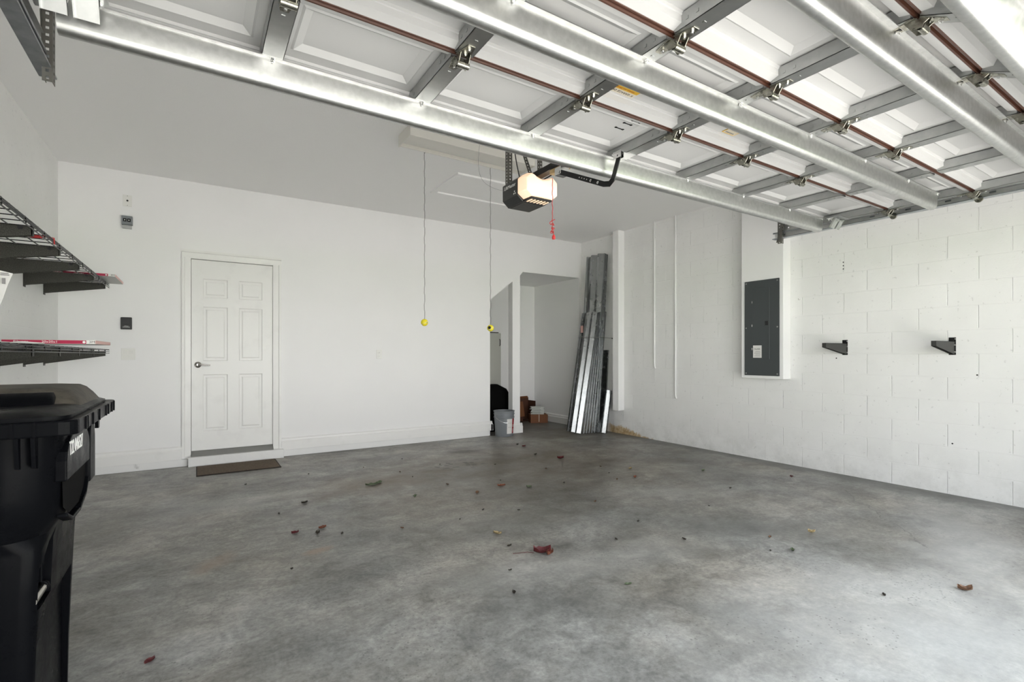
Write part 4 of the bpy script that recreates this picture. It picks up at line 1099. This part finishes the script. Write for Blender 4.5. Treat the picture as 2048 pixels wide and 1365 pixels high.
b = MB(); b.tube([(-0.95, 2.29, 1.045), (-0.34, 2.29, 1.045)], 0.014, 10); b.build('handle_bar', 'bin_plastic', BIN, smooth=40)
for x in (-0.90, -0.44):
    b = MB(); b.lathe([(0.0, 0), (0.10, 0), (0.12, 0.012), (0.125, 0.03), (0.12, 0.048), (0.10, 0.06), (0.0, 0.06)], (x-0.03, 2.17, 0.125), 28, (1, 0, 0), False); b.build('wheel', 'black_plastic', BIN, smooth=40)

# ------------------------------------------------------------------ closet contents
t_ = thing('metal_cabinet', 'tall pale grey cabinet standing at back of the closet', 'cabinet', (4.12, 7.44, 0))
MB().box(3.85, 4.355, 7.19, 7.68, 0.02, 1.575).build('cabinet_body', 'appliance_grey', t_, bevel=0.006)
MB().box(3.84, 4.33, 7.22, 7.68, 1.575, 1.592).build('cabinet_top', 'opener_belly', t_, bevel=0.003)
MB().box(3.855, 4.35, 7.178, 7.192, 0.05, 1.565).build('cabinet_door', 'appliance_grey', t_, bevel=0.003)
b = MB(); b.tube([(4.325, 7.178, 1.36), (4.325, 7.158, 1.375), (4.325, 7.158, 1.455), (4.325, 7.178, 1.47)], 0.006, 8); b.build('cabinet_handle', 'black_metal', t_, smooth=40)
b = MB()
for x in (3.90, 4.31):
    for y in (7.24, 7.63): b.box(x-0.02, x+0.02, y-0.02, y+0.02, 0, 0.022)
split(b.build('foot', 'black_plastic', t_))
b = MB(); rings = []
for k in range(11):
    a = k/10; z = 0.735*a; wx = 0.245*(1-0.0*a) if a < 0.72 else 0.245*math.sqrt(max(0.0, 1-((a-0.72)/0.285)**2))
    wy = 0.16 if a < 0.8 else 0.16*math.sqrt(max(0.02, 1-((a-0.8)/0.21)**2))
    rings.append([V((4.03+wx*math.copysign(abs(math.cos(2*PI*j/24))**0.6, math.cos(2*PI*j/24)), 6.86+wy*math.copysign(abs(math.sin(2*PI*j/24))**0.6, math.sin(2*PI*j/24)), z)) for j in range(24)])
b.loft(rings); tag(b.build('black_bag', 'matte_black', smooth=60), 'round-topped matt black bag standing in the closet behind the bucket', 'bag')
# bucket
t_ = thing('bucket', 'grey plastic bucket with white and red label at the closet opening', 'bucket', (3.87, 6.295, 0))
c = (3.87, 6.295, 0.0); k = 1.0
b = MB(); b.lathe([(0.0, 0.0), (0.130, 0.0), (0.133, 0.004), (0.148, 0.27), (0.156, 0.275), (0.156, 0.287), (0.149, 0.290), (0.150, 0.325), (0.158, 0.327), (0.158, 0.337), (0.151, 0.340), (0.152, 0.362), (0.160, 0.366), (0.160, 0.375), (0.149, 0.375), (0.146, 0.36), (0.128, 0.012), (0.0, 0.010)], c, 40, (0, 0, 1), False)
b.build('bucket_body', 'bucket_grey', t_, smooth=35)
def patch(a0, a1, z0, z1, m_, nm, off=0.0012, n=8):
    b = MB(); vs = []; 
    for i in range(n+1):
        a = math.radians(a0+(a1-a0)*i/n)
        for z in (z0, z1):
            r_ = 0.133+(0.148-0.133)*(z/0.27)+off; vs.append((c[0]+r_*math.cos(a), c[1]+r_*math.sin(a), z))
    b.add(vs, [(2*i, 2*i+2, 2*i+3, 2*i+1) for i in range(n)]); return b.build(nm, m_, t_)
patch(-104, -66, 0.045, 0.262, 'carton_white', 'white_label'); patch(-66, -36, 0.05, 0.262, 'label_red', 'red_label')
patch(-98, -72, 0.20, 0.203, 'grey_ink', 'label_rule', 0.002); patch(-98, -72, 0.14, 0.143, 'grey_ink', 'label_rule', 0.002)
for z in (0.075, 0.10, 0.145, 0.165): patch(-63, -46+20*(z-0.07), z, z+0.008, 'white_ink', 'red_label_print', 0.002, 4)
b = MB(); pts = []
for i in range(17):
    a = math.radians(200+ (340-200)*i/16*1.0); pts.append((c[0]+0.166*math.cos(math.radians(180+150*i/16)), c[1]+0.166*math.sin(math.radians(180+150*i/16)), 0.31-0.10*math.sin(PI*i/16)))
b.tube(pts[:9], 0.002, 5); b.build('bail_handle', 'bolt_steel', t_)
# cardboard boxes and papers
t_ = thing('cardboard_box', 'open brown cardboard box standing behind the stacked papers in the closet', 'cardboard box', (5.04, 7.5, 0))
b = MB(); b.box(4.80, 5.26, 7.45, 7.69, 0, 0.006).box(4.80, 4.806, 7.45, 7.69, 0, 0.36).box(5.254, 5.26, 7.45, 7.69, 0, 0.36).box(4.80, 5.26, 7.684, 7.69, 0, 0.40).box(4.80, 4.98, 7.45, 7.456, 0, 0.36)
b.build('box_walls', 'cardboard_dark', t_)
b = MB(); b.add([(4.80, 7.45, 0.36), (4.98, 7.45, 0.36), (4.985, 7.40, 0.10), (4.81, 7.39, 0.09), (4.80, 7.454, 0.364), (4.98, 7.454, 0.364), (4.985, 7.404, 0.10), (4.81, 7.394, 0.09)], [(0, 1, 2, 3), (4, 7, 6, 5), (0, 4, 5, 1), (2, 6, 7, 3)])
b.add([(4.80, 7.684, 0.40), (5.26, 7.684, 0.40), (5.22, 7.66, 0.44), (5.04, 7.66, 0.435), (5.02, 7.665, 0.42), (5.0, 7.66, 0.43), (4.83, 7.66, 0.435)], [(0, 1, 2, 3, 4, 5, 6)])
b.build('box_flap', 'cardboard_orange', t_)
t_ = thing('cardboard_box', 'low closed brown cardboard box under the papers in the closet', 'cardboard box', (5.16, 7.25, 0))
def Tr(q, cx_=5.165, cy_=7.24, a=-0.42): return V((cx_+(q.x-cx_)*math.cos(a)-(q.y-cy_)*math.sin(a), cy_+(q.x-cx_)*math.sin(a)+(q.y-cy_)*math.cos(a), q.z))
MB().box(5.01, 5.32, 7.12, 7.36, 0, 0.148, Tr).build('box_walls', 'cardboard_orange', t_, bevel=0.002, seg=1)
MB().box(5.155, 5.165, 7.1185, 7.3615, 0.02, 0.1492, Tr).build('packing_tape', 'sticker_cream', t_)
rnd = random.Random(3); zz = 0.149
for k in range(7):
    h = (0.020, 0.016, 0.022, 0.014, 0.022, 0.016, 0.020)[k]; a = rnd.uniform(-0.65, -0.25); dx, dy = rnd.uniform(-0.012, 0.012), rnd.uniform(-0.012, 0.012)
    T_ = lambda q, a=a, dx=dx, dy=dy: Tr(q, 5.15+dx, 7.25+dy, a)
    lab = 'bundle of white printed papers in the closet pile, %s' % (('bottommost', 'second from the bottom', 'third from the bottom', 'middle one of the pile', 'third from the top', 'second from the top', 'topmost')[k]) if k != 3 else 'bundle of white printed papers in the closet pile, fourth from the bottom'
    p_ = thing('paper_bundle', lab, 'papers', (5.15, 7.25, zz), 'papers piled on the cardboard box')
    MB().box(5.035+dx, 5.265+dx, 7.165+dy, 7.335+dy, zz, zz+h-0.002, T_).build('pages', 'paper', p_, bevel=0.002, seg=1)
    MB().box(5.05+dx, 5.20+dx, 7.1642+dy, 7.1655+dy, zz+h*0.3, zz+h*0.55, T_).build('printed_edge', 'paper_print', p_)
    zz += h

# ------------------------------------------------------------------ storm shutter panels leaning in the corner
def shutter(x0, y0, h_, lean_top, label, w_=0.37, ribs=2, yslide=0.0, m_='galvanised_sheet', cap=True):
    """corrugated panel: foot at x0, leaning so its head touches x=lean_top; runs from y0 towards +Y"""
    t_ = tag(bpy.data.objects.new('shutter_panel', None), label, 'storm shutter panel', 'galvanised storm panels leaning in the corner'); C.objects.link(t_); t_.location = (x0, y0, 0); t_.empty_display_size = 0.05
    dx = lean_top-x0; L = math.sqrt(max(h_*h_-0, 1e-4)); ang = math.atan2(dx, h_)
    def T(q): return V((x0+q.z*math.sin(ang)-q.x*math.cos(ang), y0+q.y+yslide*q.z/h_, q.z*math.cos(ang)+q.x*math.sin(ang)+0.004))
    pit = w_/(ribs+0.5); line = [(-0.022, 0.0), (0.0, 0.0)]
    y = 0.0
    for k in range(ribs):
        line += [(0.0, y+pit*0.12), (0.050, y+pit*0.46), (0.050, y+pit*0.68), (0.0, y+pit*0.88)]; y += pit
    line += [(0.0, w_*0.90), (0.030, w_*0.94), (0.030, w_)]
    # the profile lies in (x, y), extruded along the panel's length
    b = MB(); b.strip(line, 0.0016, 'Z', 0.0, h_, T); b.build('corrugated_sheet', m_, t_)
    b = MB(); b.lathe([(0.0, 0), (0.006, 0), (0.006, 0.0012), (0.0, 0.0012)], T(V((0.0520, pit*0.57, h_-0.04))), 10, T(V((1, 0, 0)))-T(V((0, 0, 0))), False)
    b.build('keyhole', 'hole_dark', t_)
    return t_
YP = 5.775
for k in range(3):
    shutter(5.20+0.022*k, YP-0.02-0.006*k, 2.80-0.008*k, 5.385+0.020*k, ['tall corrugated storm panel rising above the others, frontmost of the tall ones', 'tall corrugated storm panel, middle one of the three tall ones', 'tall corrugated storm panel, closest to the wall of the tall ones'][k], 0.39, 2, 0.0)
ordn = ['frontmost, with two bright ribs', 'second from the front', 'third from the front', 'fourth from the front', 'fifth from the front', 'sixth from the front', 'sixth from the rear', 'fifth from the rear', 'fourth from the rear', 'third from the rear', 'second from the rear', 'rearmost']
for k in range(12):
    hh = 1.79 if k == 0 else 1.895-0.002*(k % 3)
    shutter(4.94+0.024*k, YP+0.015-0.004*k+0.006*(k % 2), hh, 5.275+0.0115*k, 'head-high corrugated storm panel in the leaning stack, '+ordn[k], 0.315 if k == 0 else 0.345, 2, 0.0)
shutter(5.36, YP-0.035, 1.28, 5.445, 'short plain-edged storm panel behind the stack, close to the wall', 0.16, 0, 0.0)
shutter(5.29, YP-0.150, 0.66, 5.40, 'knee-high offcut of storm panel at the right foot of the stack', 0.11, 1, 0.0)
b = MB(); b.tube([(5.165, 6.12, 1.48), (5.155, 5.95, 1.48), (5.17, 5.775, 1.48), (5.28, 5.74, 1.477), (5.41, 5.61, 1.462)], 0.003, 6)
tag(b.build('tie_cord', 'string_dark'), 'thin dark cord tied round the leaning storm panels', 'cord')
b = MB(); b.box(5.19, 5.193, 6.04, 6.10, 1.56, 1.67)
tag(b.build('paper_tag', 'carton_pink'), 'small pale tag stuck on the front storm panel', 'tag')
b = MB(); b.tube([(XR, 5.62, 1.46), (XR-0.07, 5.62, 1.455), (XR-0.08, 5.60, 1.465)], 0.006, 6); tag(b.build('wall_peg', 'black_metal'), 'short dark peg in the wall beside the storm panels', 'peg')

# ------------------------------------------------------------------ leaves and litter on the floor
def leaf(x, y, size, rot, m_, label, group, curl=0.35, stem=False, rnd_=None, pointed=True):
    rnd_ = rnd_ or random.Random(int(x*1000+y*77)); N = 6; b = MB(); vs = []; fs = []
    for i in range(N+1):
        u = i/N; wd = size*0.32*math.sin(PI*(0.06+0.90*u))**0.8*(1+rnd_.uniform(-0.12, 0.12))
        for j in (-1, -0.5, 0, 0.5, 1):
            z = 0.002+curl*size*0.55*(abs(j)**1.5)*rnd_.uniform(0.6, 1.2)+curl*size*0.5*(u-0.5)**2*2
            vs.append((size*(u-0.5), wd*j, z))
    for i in range(N):
        for j in range(4): a = i*5+j; fs.append((a, a+1, a+6, a+5))
    cr, sr = math.cos(rot), math.sin(rot); mz = min(v_[2] for v_ in vs)
    b.add([(x+v_[0]*cr-v_[1]*sr, y+v_[0]*sr+v_[1]*cr, v_[2]-mz+0.0008) for v_ in vs], fs)
    if stem:
        b.tube([(x-size*0.5*cr, y-size*0.5*sr, 0.004), (x-size*1.0*cr+0.02, y-size*1.0*sr, 0.006), (x-size*1.7*cr, y-size*1.7*sr, 0.003)], 0.0016, 5)
    o = b.build('fallen_leaf', m_, smooth=70); return tag(o, label, 'leaf', group)
G = 'fallen leaves scattered on the concrete floor'
o = leaf(1.765, 2.43, 0.105, -0.5, 'leaf_red', 'largest crumpled dark red leaf with a long stem, centre of the floor', G, 0.55, True)
leaf(1.795, 2.395, 0.075, 0.6, 'leaf_orange', 'rusty leaf scrap tucked against the largest red leaf', G, 0.5)
leaf(3.302, 0.887, 0.062, -0.9, 'leaf_brown', 'curled brown leaf alone near the bottom right of the floor', G, 0.6)
leaf(0.558, 3.59, 0.048, 0.2, 'leaf_red', 'small bright red leaf on the left of the floor', G, 0.5)
leaf(0.685, 3.50, 0.050, 1.3, 'leaf_dark', 'dark crumpled leaf just right of the small bright red one', G, 0.6)
leaf(0.735, 3.595, 0.055, 0.3, 'leaf_orange', 'orange brown leaf right behind the dark crumpled one', G, 0.5)
leaf(0.822, 3.411, 0.030, 0.9, 'leaf_dark', 'tiny black leaf right of the orange brown leaf', G, 0.5)
leaf(1.442, 4.58, 0.085, 0.7, 'leaf_green', 'pale green leaf at the end of a green twig', G, 0.3)
leaf(1.36, 4.545, 0.11, -0.1, 'leaf_green', 'long grey green leaf lying left of its twin', G, 0.25)
leaf(1.701, 2.851, 0.055, -0.8, 'leaf_tan', 'pale green and tan leaf behind the largest red leaf', G, 0.5)
leaf(2.355, 3.876, 0.075, -0.2, 'leaf_orange', 'flat rust coloured leaf in the middle distance', G, 0.3)
leaf(2.056, 3.79, 0.050, 0.6, 'leaf_brown', 'brown leaf left of the flat rust coloured leaf', G, 0.5)
leaf(2.548, 3.712, 0.050, -0.9, 'leaf_green', 'thin green leaf right of the flat rust coloured leaf', G, 0.4)
leaf(3.558, 4.538, 0.080, -0.3, 'leaf_red', 'dark red leaf in front of the storm panels', G, 0.5)
leaf(3.623, 5.55, 0.045, 0.3, 'leaf_dark', 'dark leaf near the bucket, the farther of a pair', G, 0.5)
leaf(3.624, 5.40, 0.050, -0.2, 'leaf_red', 'reddish leaf near the bucket, the nearer of a pair', G, 0.5)
leaf(3.447, 4.883, 0.045, 0.2, 'leaf_dark', 'dark leaf between the bucket and the dark red leaf', G, 0.5)
leaf(3.864, 3.74, 0.050, 0.1, 'leaf_tan', 'yellow tan leaf towards the block wall', G, 0.4)
leaf(3.622, 3.442, 0.050, 0.4, 'leaf_orange', 'pinkish orange leaf in front of the yellow tan leaf', G, 0.5)
leaf(4.935, 2.629, 0.050, 0.5, 'leaf_red', 'small reddish leaf near the foot of the block wall', G, 0.5)
leaf(4.44, 3.27, 0.050, 0.0, 'leaf_green', 'dull green leaf by the block wall', G, 0.4)
leaf(3.506, 1.734, 0.045, -0.7, 'leaf_tan', 'small upturned tan leaf on the right of the floor', G, 0.7)
leaf(3.18, 1.834, 0.032, 0.5, 'leaf_brown', 'small brown leaf left of the upturned tan leaf', G, 0.5)
leaf(3.085, 1.637, 0.035, 0.9, 'leaf_green', 'small yellowish green leaf in front of the upturned tan leaf', G, 0.5)
leaf(2.892, 1.086, 0.025, 0.9, 'leaf_dark', 'black speck of leaf left of the curled brown leaf', G, 0.6)
leaf(-0.154, 2.396, 0.045, 0.8, 'leaf_red', 'dark red leaf sliver near the black bin', G, 0.3)
leaf(1.904, 1.856, 0.040, -0.3, 'leaf_green', 'thin greenish leaf in the dark patch at the bottom centre', G, 0.3)
leaf(0.738, 4.289, 0.050, 0.2, 'leaf_dark', 'dark leaf left of the green twig', G, 0.4)
leaf(1.562, 3.982, 0.055, 0.9, 'leaf_green', 'dull dark green leaf in front of the green twig', G, 0.4)
leaf(1.658, 2.631, 0.035, 0.2, 'leaf_dark', 'little dark leaf scrap beside the long stem', G, 0.4)
G2 = 'tiny leaf crumbs on the concrete floor'
rl = random.Random(11)
for (x, y) in [(1.759, 4.899), (1.791, 4.632), (2.45, 4.051), (2.758, 4.675), (3.666, 3.981), (3.537, 3.716), (3.417, 3.48), (2.905, 3.652), (2.963, 1.706), (1.472, 2.331),
               (0.382, 5.195), (0.524, 4.096), (2.673, 2.114), (3.434, 2.477), (2.683, 2.521), (1.96, 4.19), (2.249, 4.999), (1.2, 3.3), (2.1, 3.2), (2.75, 3.05), (1.35, 2.1), (0.95, 5.3), (1.5, 5.3), (2.0, 5.5), (3.1, 4.2), (4.05, 2.7), (2.3, 2.35), (1.87, 3.35), (1.62, 3.25), (0.45, 3.0)]:
    leaf(x, y, rl.uniform(0.018, 0.032), rl.uniform(0, 3), rl.choice(['leaf_dark', 'leaf_brown', 'leaf_dark']), 'tiny dark leaf crumb on the concrete floor', G2, 0.5, rnd_=rl)
